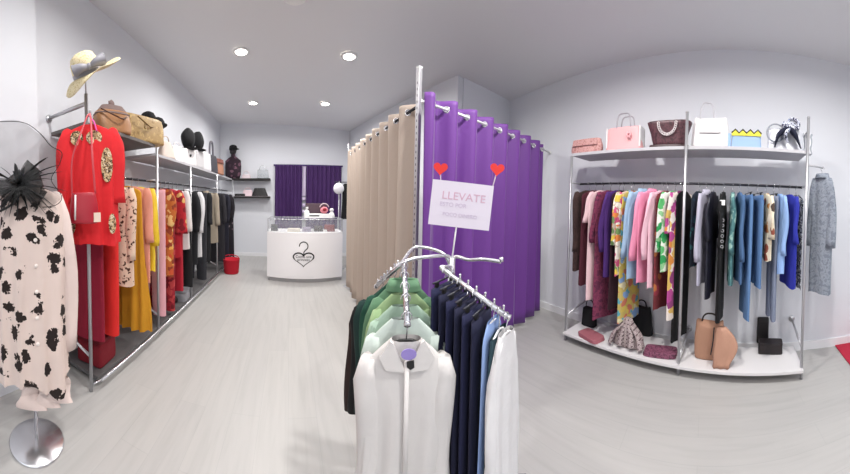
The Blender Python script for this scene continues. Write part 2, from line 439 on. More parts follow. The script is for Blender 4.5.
# ================================================================== RIGHT RACK
RF, RR, RB = 2.30, 2.48, 2.68                     # front poles, rail, shelf back
SA, SB, SC_ = rs(570, RF) , rs(684, RF), rs(806, RF)
SHZ = 2.03                                       # top of the upper shelf
def disc_bracket(mb, a, b, r=.012):
    mb.tube([a, b], r, 10); d = (Vector(b) - Vector(a)).normalized()
    mb.tube([Vector(b) - d * .012, Vector(b)], .032, 16)
def rack_box(mb, s0, s1, d0, d1, z0, z1):
    mb.box(RK((s0 + s1) / 2, (d0 + d1) / 2, (z0 + z1) / 2), (d1 - d0, s1 - s0, z1 - z0), NROT)
rr_ = thing('clothes_rack', 'long two-bay chrome wall rack with grey-white shelves along the right wall', 'clothes rack', RK((SA + SC_) / 2, RF, 0), NROT)
for s, top in ((SA, SHZ - .03), (SB, 2.32), (SC_, 2.32)):
    m = MB(); m.tube([RK(s, RF, 0), RK(s, RF, top)], .0135, 14); 
    if top > 2: m.tube([RK(s, RF, top), RK(s, RF, top + .012)], .0155, 14)
    m.build('pole', STEEL, rr_)
    b = MB(); disc_bracket(b, RK(s, RF, .15 if s == SB else .27), RK(s, RD - .002, .2 if s == SB else .34)); b.build('wall_bracket', STEEL, rr_)
for a, b in ((SA, SB), (SB, SC_)):
    m = MB(); rack_box(m, a - .01, b + .0, RF + .018, RB, SHZ - .03, SHZ); m.build('upper_shelf', plain('grey_shelf_laminate', '#b9b8bd', .5), rr_, bevel=.002)
    m = MB(); rack_box(m, a - .0, b + .01, RF - .05, RB, .075, .1); m.build('lower_shelf', plain('white_shelf_laminate', '#dddbdc', .45), rr_, bevel=.002)
m = MB(); m.tube([RK(SA + .0, RR, 1.71), RK(SC_, RR, 1.71)], .012, 12); m.build('hanging_rail', DARKMETAL, rr_)
for s in (SA, SB, SC_):
    m = MB(); m.tube([RK(s, RF + .01, 1.71), RK(s, RR + .02, 1.71)], .008, 8); m.build('rail_arm', STEEL, rr_)
m = MB(); m.tube([RK(SC_, RF, 2.2), RK(SC_, RD - .003, 2.2)], .009, 8); m.build('top_brace', STEEL, rr_)
m = MB(); rack_box(m, SA + .05, SC_ - .05, RF + .12, RF + .14, 0.0, .073); m.build('lower_skirt', plain('grey_kick', '#8e8c8c', .6), rr_)

GR = 'garments on the right rack'
def rgar(px, yb, name, label, mat, kind='top', **k):
    fd = RR - k.get('wsh', .2) - .02
    yaw0 = max(-.28, min(.2, -.28 + (px - 688) / 62 * .48))
    yaw0 = k.pop('yaw', yaw0 + random.uniform(-.03, .03))
    s = rs(px - (3 if px < 690 else 0), fd) - k.get('wsh', .2) * sin(yaw0); zb = rz(px, yb, fd); drop = .075
    L = 1.71 - drop - zb
    cat = k.pop('cat', name.split('_')[-1]); yaw = yaw0
    k.setdefault('t', .021); k['t'] = min(k['t'], .0185 if px < 690 else .023); k.setdefault('amp', .006); k.setdefault('fwd', .035 if px < 690 else 0); k.setdefault('out', .03 if px < 690 else .02); k.setdefault('sw', (.058, .042))
    return garment(name, label, cat, RK(s, RR, 1.71), NROT + yaw, L, mat, kind, GR, **k)
rgar(576.5, 272, 'coat', 'dark brown rough-knit long coat, leftmost on the right rack', pattern('brown_boucle', '#33211f', ['#3d2826', '#281917'], 60, 'blotch'), fwd=0, out=.012, sleeve=.62, t=.027, short='dark brown knit coat', wsh=.19)
rgar(583, 287, 'dress', 'deep maroon plain dress beside the dark brown coat', fabric('maroon', '#4a1626'), wsh=.19, short='deep maroon dress')
rgar(590.5, 302, 'dress', 'pale blush long dress between two dark wine garments', fabric('blush', '#e2bfc4'), kind='dress', wsh=.19, sleeve=.3, short='pale blush dress')
rgar(598, 322, 'dress', 'long sheer plum dress, its hem near the lower shelf', pattern('plum_print', '#6d2a48', ['#7d3350', '#5c2340'], 20, 'blotch'), wsh=.19, sleeve=.5, short='sheer plum dress')
rgar(606.5, 279, 'jacket', 'violet jacket with long sleeves right of the plum dress', fabric('violet', '#46226a'), sleeve=.58, wsh=.2, t=.023, short='violet jacket')
rgar(613, 312, 'dress', 'very dark wine dress hanging between the violet jacket and the floral blouse', fabric('dark_wine', '#321420'), wsh=.17, t=.012, short='very dark wine dress')
rgar(618.5, 277, 'blouse', 'multicoloured floral blouse with orange and yellow blooms', pattern('floral_orange', '#cbb8a6', ['#d9803f', '#c9517a', '#e0c24e', '#6f8f58', '#efe6da'], 17, 'floral', thr=.62), sleeve=.5, wsh=.2, short='orange floral blouse')
rgar(624, 325, 'dress', 'long yellow and turquoise print dress showing under the light blue shirt', pattern('print_turq', '#c4ae62', ['#58a4b4', '#cfb858', '#c9755c', '#7f9fcb', '#d8cfa8'], 15, 'floral', thr=.6), wsh=.16, whem=.17, t=.012, short='yellow and turquoise dress')
rgar(630, 281, 'shirt', 'light sky blue shirt left of the pink blazer', fabric('sky', '#9cb9d4'), sleeve=.6, wsh=.21, collar=True, short='light sky blue shirt')
rgar(640, 285, 'blazer', 'bright pink blazer with long sleeve facing the room', fabric('pink', '#e48fae'), sleeve=.62, wsh=.22, t=.03, collar=True, short='bright pink blazer', sw=(.072, .055), hang=WHITEP)
rgar(651, 290, 'coat', 'pale rose light coat right of the pink blazer', fabric('rose', '#e9bccb'), sleeve=.6, wsh=.21, t=.027, short='pale rose coat', hang=WHITEP, sw=(.065, .05))
rgar(658, 312, 'dress', 'rust and wine long dress between the rose coat and green blouse', pattern('rust_print', '#6e2a30', ['#b3693c', '#6e2a30', '#8d3040'], 14, 'floral', thr=.45), wsh=.18, short='rust and wine dress')
rgar(664.5, 273, 'blouse', 'white blouse with big emerald green leaf print', pattern('emerald_leaf', '#dfe6da', ['#2f9a55', '#e6e9df', '#57b36b', '#8ac08b'], 13, 'floral', thr=.6), sleeve=.52, wsh=.215, t=.026, short='green leaf blouse', sw=(.066, .055))
rgar(673, 322, 'dress', 'long dress in white, orange and magenta panels left of the middle pole', pattern('magenta_panel', '#e9dcd2', ['#d98a3f', '#b4478d', '#e7ddd6', '#8f3f77', '#d8b35f'], 13, 'floral', thr=.7), wsh=.2, sleeve=.35, short='orange and magenta dress', t=.024)
rgar(678.5, 345, 'dress', 'long black dress reaching the shelf behind the middle pole', fabric('jet', '#0e0e12'), wsh=.145, t=.012, short='long black dress by the pole')
rgar(691, 268, 'top', 'dark teal leaf-pattern top right behind the middle pole', pattern('teal_leaf', '#16202e', ['#2a5a5e', '#16202e', '#1e3344'], 16, 'floral', thr=.5), wsh=.15, cat='top', short='dark teal top')
rgar(698, 287, 'blouse', 'lavender grey silky blouse just right of the middle pole', fabric('lavender', '#b4b1c2'), sleeve=.58, wsh=.205, t=.026, collar=True, short='lavender grey blouse', hang=WHITEP)
rgar(708, 300, 'dress', 'black navy shimmering dress right of the lavender blouse', pattern('navy_sequin', '#14131f', ['#1a1a2c', '#101018'], 50, 'blotch', .5), sleeve=.4, wsh=.2, t=.028, short='black navy shimmering dress')
g = rgar(721, 325, 'dress', 'long black dress with a white swing tag near its shoulder', fabric('jet', '#0e0e12'), sleeve=.45, wsh=.2, t=.028, short='long black tagged dress')
tb = MB(); tb.box((-.225, -.012, -.18), (.003, .045, .045)); tag(tb.build('price_tag', WHITEP, g, local=True), 'white card tag')
tb = MB()
for q in range(6): tb.tube(arc((-.226 , -.02, -.33 - .045 * q), .012, 0, 2 * PI, 10, Vector((0, 1, 0)), Vector((0, 0, 1))), .002, 5)
tag(tb.build('printed_lettering', fabric('lettering_grey', '#b9b9bd'), g, local=True), 'pale grey vertical lettering')
rgar(733, 287, 'blouse', 'sea green patterned blouse between black dress and jeans', pattern('sea_green', '#4c7a7c', ['#6f9c97', '#3f696e', '#8fb3aa'], 22, 'floral', thr=.5), sleeve=.5, wsh=.205, t=.026, short='sea green blouse')
rgar(743, 285, 'shirt', 'mid blue denim shirt left of the long jeans', fabric('denim_mid', '#48678f'), sleeve=.56, wsh=.2, short='mid blue denim shirt')
rgar(752, 320, 'jeans', 'long light blue jeans, the left one of the pair', fabric('denim_a', '#5c80ad'), kind='trousers', wsh=.19, t=.03, short='left light blue jeans', cat='jeans', trim=fabric('denim_b', '#4f709c'), drop=.1)
rgar(763, 287, 'jeans', 'long blue jeans, the right one of the pair beside the cream kimono', fabric('denim_c', '#577aa6'), kind='trousers', wsh=.19, t=.03, short='right blue jeans', cat='jeans', trim=fabric('denim_b', '#4f709c'), drop=.1)
rgar(772, 262, 'kimono', 'cream kimono blouse with brown and red flowers', pattern('cream_floral', '#e0d6bf', ['#8f4a3a', '#d9cbb0', '#45382f', '#c98a4d', '#e8dfca'], 13, 'floral', thr=.45), sleeve=.36, wsh=.19, t=.028, short='cream floral kimono', sw=(.07, .09))
rgar(778, 320, 'trousers', 'slim slate grey trousers hanging low behind the cream kimono', fabric('slate', '#7d869b'), kind='trousers', wsh=.13, t=.02, short='slate grey trousers', cat='trousers', drop=.1)
g = rgar(786.5, 275, 'blouse', 'powder blue blouse with ruffled hem left of the royal blue top', fabric('powder', '#8fb0e0'), sleeve=.5, wsh=.205, t=.03, short='powder blue blouse', jag=.012, amp=.02)
rgar(797.5, 290, 'dress', 'royal blue dress near the right pole', fabric('royal', '#28309c'), sleeve=.4, wsh=.2, t=.027, short='royal blue dress')
rgar(804, 290, 'dress', 'black and white scribble-print dress beside the right pole', pattern('scribble', '#1d2230', ['#c9ccd2', '#1d2230', '#2a3040', '#9aa2ac'], 26, 'blotch'), wsh=.17, short='scribble-print dress', t=.012)
# grey coat on the outer side of the right pole
so = rs(822, 2.40); zb = rz(822, 293, 2.35)
m = MB(); m.tube([RK(SC_ + .016, RF, 1.895), RK(so - .01, 2.38, 1.895)], .008, 8); m.build('side_arm', STEEL, rr_)
garment('coat', 'washed grey denim coat hung outside the right pole', 'coat', RK(so - .012, 2.38, 1.895), NROT + .62, 1.895 - .075 - zb, pattern('grey_denim', '#7f8692', ['#8b929d', '#747b88'], 30, 'blotch'), 'top', GR, wsh=.125, sleeve=.62, t=.035, collar=True, short='washed grey denim coat', railr=.008, sw=(.06, .05))

# ---- bags
def bag_mb(c, rot, w0, w1, d0, d1, h, p=.5, n=32, sag=0, seed=0, puff=.0):
    """closed bag body: superellipse sections from the base (w0,d0) to the rim (w1,d1)"""
    R = Matrix.Rotation(rot, 3, 'Z'); c = Vector(c); rings = []
    prof = [(0, .9), (.02, .97), (.06, 1)] + [(k / 8, 1) for k in range(1, 8)] + [(.97, 1), (1, .93)]
    for u, sc in prof:
        w = (w0 + (w1 - w0) * u) / 2 * sc * (1 + puff * sin(PI * u)); d = (d0 + (d1 - d0) * u) / 2 * sc * (1 + puff * sin(PI * u)); ring = []
        for k in range(n):
            a = 2 * PI * k / n; x = w * sgnp(cos(a), p); y = d * sgnp(sin(a), p)
            z = h * u - sag * u * (1 - (x / max(w, 1e-3)) ** 2)
            q = 1 + .03 * noise.noise(Vector((x * 12, y * 12, z * 12 + seed)))
            ring.append(c + R @ Vector((x * q, y * q, z)))
        rings.append(ring)
    mb = MB(); mb.loft(rings); return mb
def handle_mb(c, rot, span, rise, r, y=0, z=0, sharp=.8):
    R = Matrix.Rotation(rot, 3, 'Z'); c = Vector(c); pts = []
    for k in range(21):
        a = PI * k / 20; pts.append(c + R @ Vector((-span / 2 * sgnp(cos(a), sharp), y, z + rise * sgnp(sin(a), .7))))
    mb = MB(); mb.tube(pts, r, 8); return mb
def rc(px, d, z=SHZ + .002): return RK(rs(px, d), d, z)
BROT = NROT + PI / 2
def psz(n, d, px): return n * d / cos(phi(px) - NP) / FP * cos(phi(px) - NP) / max(cos(phi(px) - NP), .01) if False else n / FP * d / cos(phi(px) - NP) ** 2
GB = 'bags on the right rack shelf'
# furry clutch
d = 2.44; t = thing('clutch_bag', 'dusty rose furry clutch at the left end of the right upper shelf', 'bag', rc(585, d), BROT, GB)
FUR = pattern('rose_fur', '#b98a88', ['#c69a96', '#a87672'], 45, 'blotch', 1)
bag_mb(rc(585, d), BROT, .37, .34, .13, .07, .165, .7, puff=.12).build('bag_body', FUR, t)
m = bag_mb(rc(585, d) + NV * -.05 + Vector((0, 0, .085)), BROT, .33, .30, .04, .03, .07, .7); m.build('flap', FUR, t)
# pink handbag
t = thing('handbag', 'baby pink glossy handbag with an upright pale grey handle', 'bag', rc(623, d), BROT, GB)
PK = plain('pink_leather', '#e2a7aa', .5)
bag_mb(rc(623, d), BROT, .39, .35, .15, .11, .235, .35).build('bag_body', PK, t)
for sy in (-.05, .05):
    handle_mb(rc(623, d), BROT, .15, .155, .007, sy, .215, .45).build('handle', plain('handle_grey', '#a7a3ab', .4), t)
m = MB()
for k in range(6):
    a = PI * 2 * k / 6; m.blob(rc(623, d) + TV * (.075 + .018 * cos(a)) + NV * -.085 + Vector((0, 0, .14 + .02 * sin(a))), (.014, .01, .018), 6)
m.build('flower_charm', plain('pink_charm', '#e2a9ae', .5), t)
for sx in (-1, 1):
    m = MB(); m.box(rc(623, d) + TV * sx * .182 + Vector((0, 0, .13)), (.13, .012, .2), NROT)
    m.build('white_gusset', plain('white_leather', '#e3e0e1', .35), t)
# maroon quilted bag with chain
t = thing('handbag', 'dark maroon woven tote with a pale chain handle', 'bag', rc(667, d), BROT, GB)
MR = pattern('maroon_weave', '#45262e', ['#57323a', '#391d25'], 30, 'blotch', .45)
bag_mb(rc(667, d) + Vector((0, 0, .03)), BROT, .30, .43, .13, .17, .225, .5, sag=-.0).build('bag_body', MR, t)
bag_mb(rc(667, d), BROT, .40, .37, .16, .14, .035, .5).build('base_panel', plain('maroon_leather', '#33191f', .5), t)
m = MB()
for k in range(17):
    a = PI * k / 16; cpos = rc(667, d) + TV * (-.085 * cos(a)) + NV * (-.098 + .01 * sin(a)) + Vector((0, 0, .225 - .105 * sin(a)))
    m.tube(arc(cpos, .011, 0, 2 * PI, 8, TV, Vector((0, 0, 1)))[:-1], .0045, 5, closed=True)
tag(m.build('chain_handle', plain('pale_chain', '#d8cfd0', .4), t), 'pale link chain handle')
# white slouchy bag
t = thing('handbag', 'white slouchy leather bag with one raised grey handle', 'bag', rc(708, d), BROT, GB)
WL = plain('white_leather', '#e3e0e1', .35)
bag_mb(rc(708, d), BROT, .34, .30, .16, .07, .29, .5, sag=.04, puff=.06).build('bag_body', WL, t)
handle_mb(rc(704, d), BROT, .13, .19, .006, 0, .24, .6).build('handle', plain('handle_pale', '#b9b6bd', .4), t)
m = bag_mb(rc(708, d) + NV * -.07 + Vector((0, 0, .13)), BROT, .2, .15, .012, .012, .08, .6); m.build('flap', WL, t)
# blue zigzag bag
t = thing('handbag', 'light blue box bag with yellow and black zigzag rim', 'bag', rc(744, d), BROT, GB)
c = rc(744, d); BL = plain('light_blue_leather', '#93b0d3', .5)
bag_mb(c, BROT, .275, .265, .1, .1, .125, .25).build('bag_body', BL, t)
z1 = [(-.135 + .27 * k / 8, .125 + (.045 if k % 2 == 1 else .012)) for k in range(9)]
fz = lambda off: (lambda u, v, w: c + TV * u + NV * (-.056 + off + w) + Vector((0, 0, v)))
MB().prism([(-.135, .113)] + [(.135, .113)] + list(reversed(z1)), fz(0), .004).build('yellow_zigzag', plain('yellow_felt', '#d9d24a', .8), t)
m = MB(); m.tube([c + TV * u + NV * -.058 + Vector((0, 0, v)) for u, v in z1], .006, 6); m.build('black_zigzag', BLACKP, t)
m = MB(); m.box(c + TV * -.155 + Vector((0, 0, .07)), (.09, .03, .13), NROT); m.build('gusset', BL, t, bevel=.005)
# silver-white bag with scarf
t = thing('handbag', 'pale silver bag with a round ring handle under a tied scarf', 'bag', rc(783, d), BROT, GB)
c = rc(783, d); SV = plain('silver_leather', '#d5d7df', .35, .2)
bag_mb(c, BROT, .33, .33, .12, .09, .2, .4).build('bag_body', SV, t)
m = MB(); m.tube(arc(c + TV * -.1 + NV * -.07 + Vector((0, 0, .15)), .08, 0, 2 * PI, 24, TV, Vector((0, 0, 1)))[:-1], .007, 8, closed=True); m.build('ring_handle', plain('grey_ring', '#8f949f', .4), t)
sc = thing('scarf', 'navy and white patterned scarf knotted over the silver bag', 'scarf', c + NV * -.1, BROT)
SCM = pattern('navy_scarf', '#c9cede', ['#1b2140', '#dfe2ec', '#2a3055', '#9aa4c0'], 22, 'blotch')
NVY = fabric('navy_dark', '#161a30')
m = MB(); m.blob(c + TV * .02 + NV * -.1 + Vector((0, 0, .205)), (.03, .075, .05), 12, 3, .35, 3); m.build('knot', SCM, sc)
for a, b2, mm in ((-.06, -.11, NVY), (.06, .13, NVY), (-.02, .01, SCM)):
    m = MB(); m.tube(smoothpath([c + TV * .02 + NV * -.105 + Vector((0, 0, .19)), c + TV * (a * 1.2) + NV * -.115 + Vector((0, 0, .13)), c + TV * b2 + NV * -.11 + Vector((0, 0, .012 if mm is NVY else .06))], 6), [.032 + .02 * sin(k * .4) for k in range(13)], 10, flat=.5); m.build('scarf_tail', mm, sc)
m = MB(); m.tube(smoothpath([c + TV * -.0 + NV * -.105 + Vector((0, 0, .23)), c + TV * .03 + NV * -.11 + Vector((0, 0, .275)), c + TV * .1 + NV * -.1 + Vector((0, 0, .25)), c + TV * .09 + NV * -.1 + Vector((0, 0, .18))], 6), .022, 10, flat=.6); m.build('scarf_loop', SCM, sc)
t = thing('handbag', 'white and grey striped soft bag against the right pole', 'bag', rc(803, d + .03), BROT, GB)
bag_mb(rc(802.5, d + .05), BROT, .15, .15, .1, .08, .2, .4).build('bag_body', pattern('grey_stripes', '#e6e6ea', ['#e6e6ea', '#9aa0a8'], 9, 'stripe', .5), t)

# ---- lower shelf
LZ = .102
def rl(px, y, z=LZ):
    p = phi(px); r = (CZ - z) * FP / (y - hor(px)); return Vector((r * sin(p), r * cos(p), z))
def folded(name, label, cat, c, rot, w, dd, h, mat, layers=3, group=None):
    t = thing(name, label, cat, c, rot, group); R = Matrix.Rotation(rot, 3, 'Z')
    for k in range(layers):
        hh = h / layers
        bag_mb(Vector(c) + Vector((0, 0, k * hh)) + R @ Vector((random.uniform(-.008, .008), 0, 0)), rot + random.uniform(-.05, .05), w, w * .97, dd, dd * .97, hh * .98, .35).build('fold', mat, t)
    return t
folded('clutch_bag', 'flat dusty red clutch lying on the left bay lower shelf', 'bag', rl(594, 339) + NV * .03, BROT - .25, .27, .17, .035, plain('dusty_red', '#a5626c', .6, bump=(40, .3, .01)), 2)
folded('clutch_bag', 'flat plum patterned clutch lying beside the middle pole foot', 'bag', rl(664, 356) + NV * .04, BROT + .2, .31, .16, .045, pattern('plum_clutch', '#6a3850', ['#8a5068', '#5a2f45'], 40, 'blotch', .6), 2)
# plaid scarf heap on a dark bag
c = rl(640, 340) + NV * .16
t = thing('tote_bag', 'black soft tote standing behind the plaid scarf', 'bag', c, BROT); bag_mb(c, BROT, .27, .2, .1, .06, .3, .5, sag=.03).build('bag_body', BLACK, t); handle_mb(c, BROT, .1, .08, .007, 0, .28).build('handle', BLACK, t)
PLAID = pattern('plaid', '#b9aaa8', ['#8d7a7e', '#d8cfca', '#6a565c'], 9, 'plaid')
c = rl(631, 347) + NV * .035
t = thing('scarf', 'beige and grey plaid scarf heaped on the lower shelf', 'scarf', c, BROT)
m = bag_mb(c, BROT, .36, .09, .12, .08, .27, .8, seed=3, puff=.15)
for i, v_ in enumerate(m.v): m.v[i] = v_ + Vector((0, 0, 0)) + NV * .02 * noise.noise(v_ * 14) + TV * .03 * noise.noise(v_ * 11 + Vector((5, 0, 0)))
m.build('scarf_heap', PLAID, t)
for k, (a, b2) in enumerate(((-.15, -.02), (-.05, .05), (.08, .1), (.17, .02))):
    m = MB(); m.tube(smoothpath([c + TV * a * .25 + Vector((0, 0, .22)) + NV * -.03, c + TV * a * .8 + Vector((0, 0, .13)) + NV * -.065, c + TV * a + Vector((0, 0, .03)) + NV * -.09], 6), [.022 + .016 * k_ / 12 for k_ in range(13)], 10, flat=.55); m.build('scarf_fold', PLAID, t)
# black bag and pouch at left end
c = rl(583, 328) + NV * .12 + TV * .06
t = thing('tote_bag', 'small black bag at the left end of the lower shelf', 'bag', c, BROT); bag_mb(c, BROT, .18, .15, .1, .08, .2, .5).build('bag_body', BLACK, t); handle_mb(c, BROT, .1, .1, .006, 0, .19).build('handle', BLACK, t)
# tan bag with draped shawl
c = rl(713, 362) + NV * .1
TAN = plain('tan_suede', '#a98069', .75, bump=(20, .3, .01)); 
t = thing('tote_bag', 'tan slouchy suede tote under the black dress on the lower shelf', 'bag', c, BROT)
bag_mb(c, BROT, .27, .25, .13, .09, .34, .5, sag=.05, puff=.06).build('bag_body', TAN, t)
handle_mb(c, BROT, .15, .1, .008, 0, .3).build('handle', plain('dark_strap', '#2a211e', .6), t)
c = rl(728, 367) + NV * .035
t = thing('shawl', 'peach tan shawl spilling down the front of the tan tote', 'shawl', c, BROT)
m = MB(); rings = []
for i in range(15):
    u = i / 14; z = .33 * (1 - u) ** .9 + .004; w = .042 + .075 * sin(PI * min(1, u * 1.1) * .85); off = .03 * sin(u * 3)
    rings.append([c + TV * (w * sgnp(cos(2 * PI * k / 24), .8) + off - .02) + NV * ((.028 + .02 * u) * sin(2 * PI * k / 24) * (1 + .3 * sin(3 * 2 * PI * k / 24 + u * 3) + .18 * sin(7 * 2 * PI * k / 24)) - .02 * u) + Vector((0, 0, z)) for k in range(24)])
m.loft(rings); m.build('shawl_cloth', plain('peach_suede', '#b88c76', .8, bump=(12, .4, .02)), t)
m = MB(); m.tube(smoothpath([c + TV * -.085 + NV * -.03 + Vector((0, 0, .34)), c + TV * -.09 + NV * -.06 + Vector((0, 0, .22)), c + TV * -.105 + NV * -.06 + Vector((0, 0, .12))], 6), .009, 8, flat=.6); m.build('black_tie', BLACK, t)
# black wallets
c = rl(775, 352) + NV * .03
t = thing('box', 'low black oblong box lying on the right bay lower shelf', 'box', c, BROT - .1); 
bag_mb(c, BROT - .1, .235, .235, .12, .12, .09, .2).build('box_body', plain('black_leather', '#1d1518', .55), t)
m = bag_mb(c + Vector((0, 0, .0905)), BROT - .1, .238, .23, .124, .12, .012, .25); m.build('lid', plain('black_leather', '#1d1518', .55), t)
c = rl(768, 347) + NV * .13
t = thing('box', 'tall black box standing behind the low black box', 'box', c, BROT - .1)
bag_mb(c, BROT - .1, .125, .12, .08, .08, .24, .25).build('box_body', plain('black_box', '#141215', .5), t)
m = bag_mb(c + Vector((0, 0, .2405)), BROT - .1, .123, .11, .078, .07, .02, .3); m.build('lid', plain('black_box', '#141215', .5), t)
# door mat
mp = rl(852, 357, 0)
m = MB(); m.box(mp + Vector((.12, -.36, .006)), (.9, .75, .012), -.12); tag(m.build('doormat', plain('red_mat', '#b01f3a', .95, bump=(200, .5, .005)), bevel=.004), 'red carpet mat on the floor at the right edge', 'doormat')

# ================================================================== LEFT RACK
LX, LRX = -1.367, -1.51                           # front poles, hanging rail
PY = (1.433, 2.50, 3.48, 4.84, 6.25)
LSH = 1.955; LSN = 2.045; LRZ = 1.665
lr = thing('clothes_rack', 'long chrome wall rack with shelf running down the left wall', 'clothes rack', (LX, 1.433, 0))
for k, y in enumerate(PY):
    m = MB(); m.tube([(LX, y, 0), (LX, y, 2.24 if k == 0 else (LSN if k == 1 else LSH) - .032)], .014, 14); m.build('pole', STEEL, lr)
    b = MB(); disc_bracket(b, (LX - .01, y, .27 if k == 0 else .2), (LW + .002, y + .0, .42), .011); b.build('wall_bracket', STEEL, lr)
    b = MB(); b.tube([(LX - .01, y, LRZ), (LRX - .02, y, LRZ)], .008, 8); b.build('rail_arm', STEEL, lr)
b = MB(); disc_bracket(b, (LX - .012, 1.433, 2.17), (LW + .002, 1.433, 2.17), .016); b.build('top_bracket', STEEL, lr)
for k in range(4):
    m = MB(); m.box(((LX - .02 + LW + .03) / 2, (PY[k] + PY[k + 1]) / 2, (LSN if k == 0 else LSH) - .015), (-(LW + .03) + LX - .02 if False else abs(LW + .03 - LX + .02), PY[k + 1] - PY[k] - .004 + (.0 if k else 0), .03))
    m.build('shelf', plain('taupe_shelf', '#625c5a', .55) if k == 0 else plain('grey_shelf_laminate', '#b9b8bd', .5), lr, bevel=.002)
m = MB(); m.tube([(LRX, 1.40, LRZ), (LRX, 6.3, LRZ)], .012, 12); m.build('hanging_rail', DARKMETAL, lr)
m = MB(); m.box(((LX + LW + .04) / 2 + .0, 3.88, .06), (abs(LW + .04 - LX) , 4.75, .025)); m.build('base_shelf', plain('dark_grey_board', '#5f5d5e', .6), lr)
m = MB(); m.tube([(LX + .045, 1.5, .07), (LX + .045, 6.28, .07)], .014, 10)
for y in PY: m.tube([(LX, y, .05), (LX + .045, y + .07, .07)], .008, 6)
m.build('front_edge_tube', CHROME, lr)
b = MB(); b.tube([(LX, 1.433, 2.055), (LX + .12, 1.345, 2.055)], .006, 8); b.tube([(LX + .12, 1.345, 2.055), (LX + .124, 1.341, 2.07)], .008, 8); b.build('face_out_arm', STEEL, lr)

GL = 'garments on the left rack'; LUSED = []
def lgar(px, yb, name, label, mat, kind='top', **k):
    ex = LRX + k.get('wsh', .2) + .015 + k.pop('ext', .01)
    p = phi(px); y = -ex / tan(-p)
    for q in PY:
        if abs(y - q) < .085: y = q + (.09 if y > q else -.09)
    for it in range(12):
        if all(abs(y - q) >= .1 for q in LUSED) and all(abs(y - q) >= .075 for q in PY): break
        y += .025
    LUSED.append(y)
    r = sqrt(ex * ex + y * y); zb = zat(px, yb, r); drop = k.get('drop', .075)
    cat = k.pop('cat', name.split('_')[-1]); yaw = k.pop('yaw', random.uniform(-.12, .05))
    k.setdefault('t', .045); k['wsh'] = k.get('wsh', .2) + .015
    return garment(name, label, cat, (LRX, y, LRZ), yaw, LRZ - drop - zb, mat, kind, GL, **k)
RED = fabric('scarlet', '#cf1f26')
lgar(96, 345, 'dress', 'dark crimson long dress behind the scarlet tunic', fabric('crimson', '#8f1430'), wsh=.19, whem=.2, short='dark crimson dress', sleeve=.4)
lgar(119, 338, 'trousers', 'scarlet wide trousers below the scarlet tunic', fabric('scarlet_b', '#d42420'), kind='trousers', wsh=.19, t=.05, short='scarlet trousers', cat='trousers', drop=.1)
lgar(138, 288, 'blouse', 'cream and brown leopard-spot long blouse hung before the peach blouse', pattern('leopard_tan', '#e0c6b0', ['#46291f', '#7a4a33'], 26, 'leopard', thr=.52), sleeve=.62, wsh=.2, t=.04, short='leopard-spot blouse', ext=.05)
lgar(150, 334, 'dress', 'long ochre yellow pleated dress at the near end of the left rack', fabric('ochre', '#c48a1c'), wsh=.18, whem=.27, amp=.022, nf=6, t=.035, short='long ochre dress', ext=.09, them=.045)
lgar(150, 284, 'blouse', 'peach pink plain blouse between leopard blouse and yellow blouse', fabric('peach', '#dd9580'), sleeve=.5, wsh=.205, t=.04, short='peach pink blouse', ext=.04)
lgar(158, 272, 'blouse', 'bright lemon yellow satin blouse', fabric('lemon', '#dfc02a', .55), sleeve=.55, wsh=.205, t=.04, short='lemon yellow blouse', ext=.04)
lgar(161, 318, 'trousers', 'pale pink trousers whose hems show under the lemon blouse', fabric('pale_pink', '#dba2ac'), kind='trousers', wsh=.18, t=.04, short='pale pink trousers', cat='trousers', drop=.1)
lgar(167, 278, 'blouse', 'orange and brown floral blouse left of the red kimono', pattern('rust_floral', '#b9662e', ['#d9a04c', '#8a3a22', '#e0b878', '#c0502c'], 16, 'floral', thr=.55), sleeve=.4, wsh=.21, t=.04, short='orange brown floral blouse', ext=.04)
lgar(172.5, 312, 'trousers', 'dark red flower-print trousers hanging low under the floral blouse', pattern('darkred_floral', '#8c1626', ['#b03a3c', '#6e101c'], 18, 'floral'), kind='trousers', wsh=.19, t=.045, short='dark red printed trousers', cat='trousers', drop=.1)
lgar(177, 258, 'kimono', 'red kimono jacket with wide printed cuffs', fabric('kimono_red', '#b3202e'), sleeve=.5, wsh=.21, t=.04, short='red kimono jacket', ext=.06, sw=(.07, .11), smat=pattern('kimono_print', '#b5232f', ['#d8b06a', '#7d1420', '#c9423e'], 14, 'floral'))
lgar(183, 292, 'dress', 'slim red dress right behind the red kimono', fabric('red_b', '#a8162c'), wsh=.19, whem=.2, short='slim red dress')
lgar(189.5, 250, 'blouse', 'white loose blouse, the nearer of two white tops on the left rack', fabric('ivory', '#dcd9d8'), sleeve=.5, wsh=.22, t=.045, short='nearer white blouse', ext=.05, hang=WHITEP)
lgar(193, 288, 'dress', 'long black dress under the white blouses', fabric('jet', '#0e0e12'), wsh=.2, whem=.23, t=.045, short='long black dress under white blouses', ext=.03)
lgar(199, 265, 'cardigan', 'black open cardigan between the two white tops', fabric('jet2', '#1a1a1f'), sleeve=.55, wsh=.21, t=.045, short='black cardigan', ext=.05)
lgar(205, 258, 'shirt', 'white shirt with long sleeves, the farther of two white tops', fabric('ivory_b', '#d5d3d6'), sleeve=.58, wsh=.22, t=.05, collar=True, short='farther white shirt', ext=.06, hang=WHITEP)
lgar(208, 280, 'trousers', 'charcoal trousers low beside the grey folded cloths', fabric('charcoal', '#2a2a30'), kind='trousers', wsh=.19, t=.05, short='charcoal trousers', cat='trousers', drop=.1)
lgar(212.5, 262, 'dress', 'black dress with grey belt before the beige jacket', fabric('jet3', '#16161b'), sleeve=.5, wsh=.21, t=.05, short='black belted dress', ext=.06)
lgar(220, 243, 'jacket', 'beige safari jacket near the far end of the left rack', fabric('beige', '#9b8f80'), sleeve=.55, wsh=.22, t=.055, collar=True, short='beige safari jacket', ext=.04)
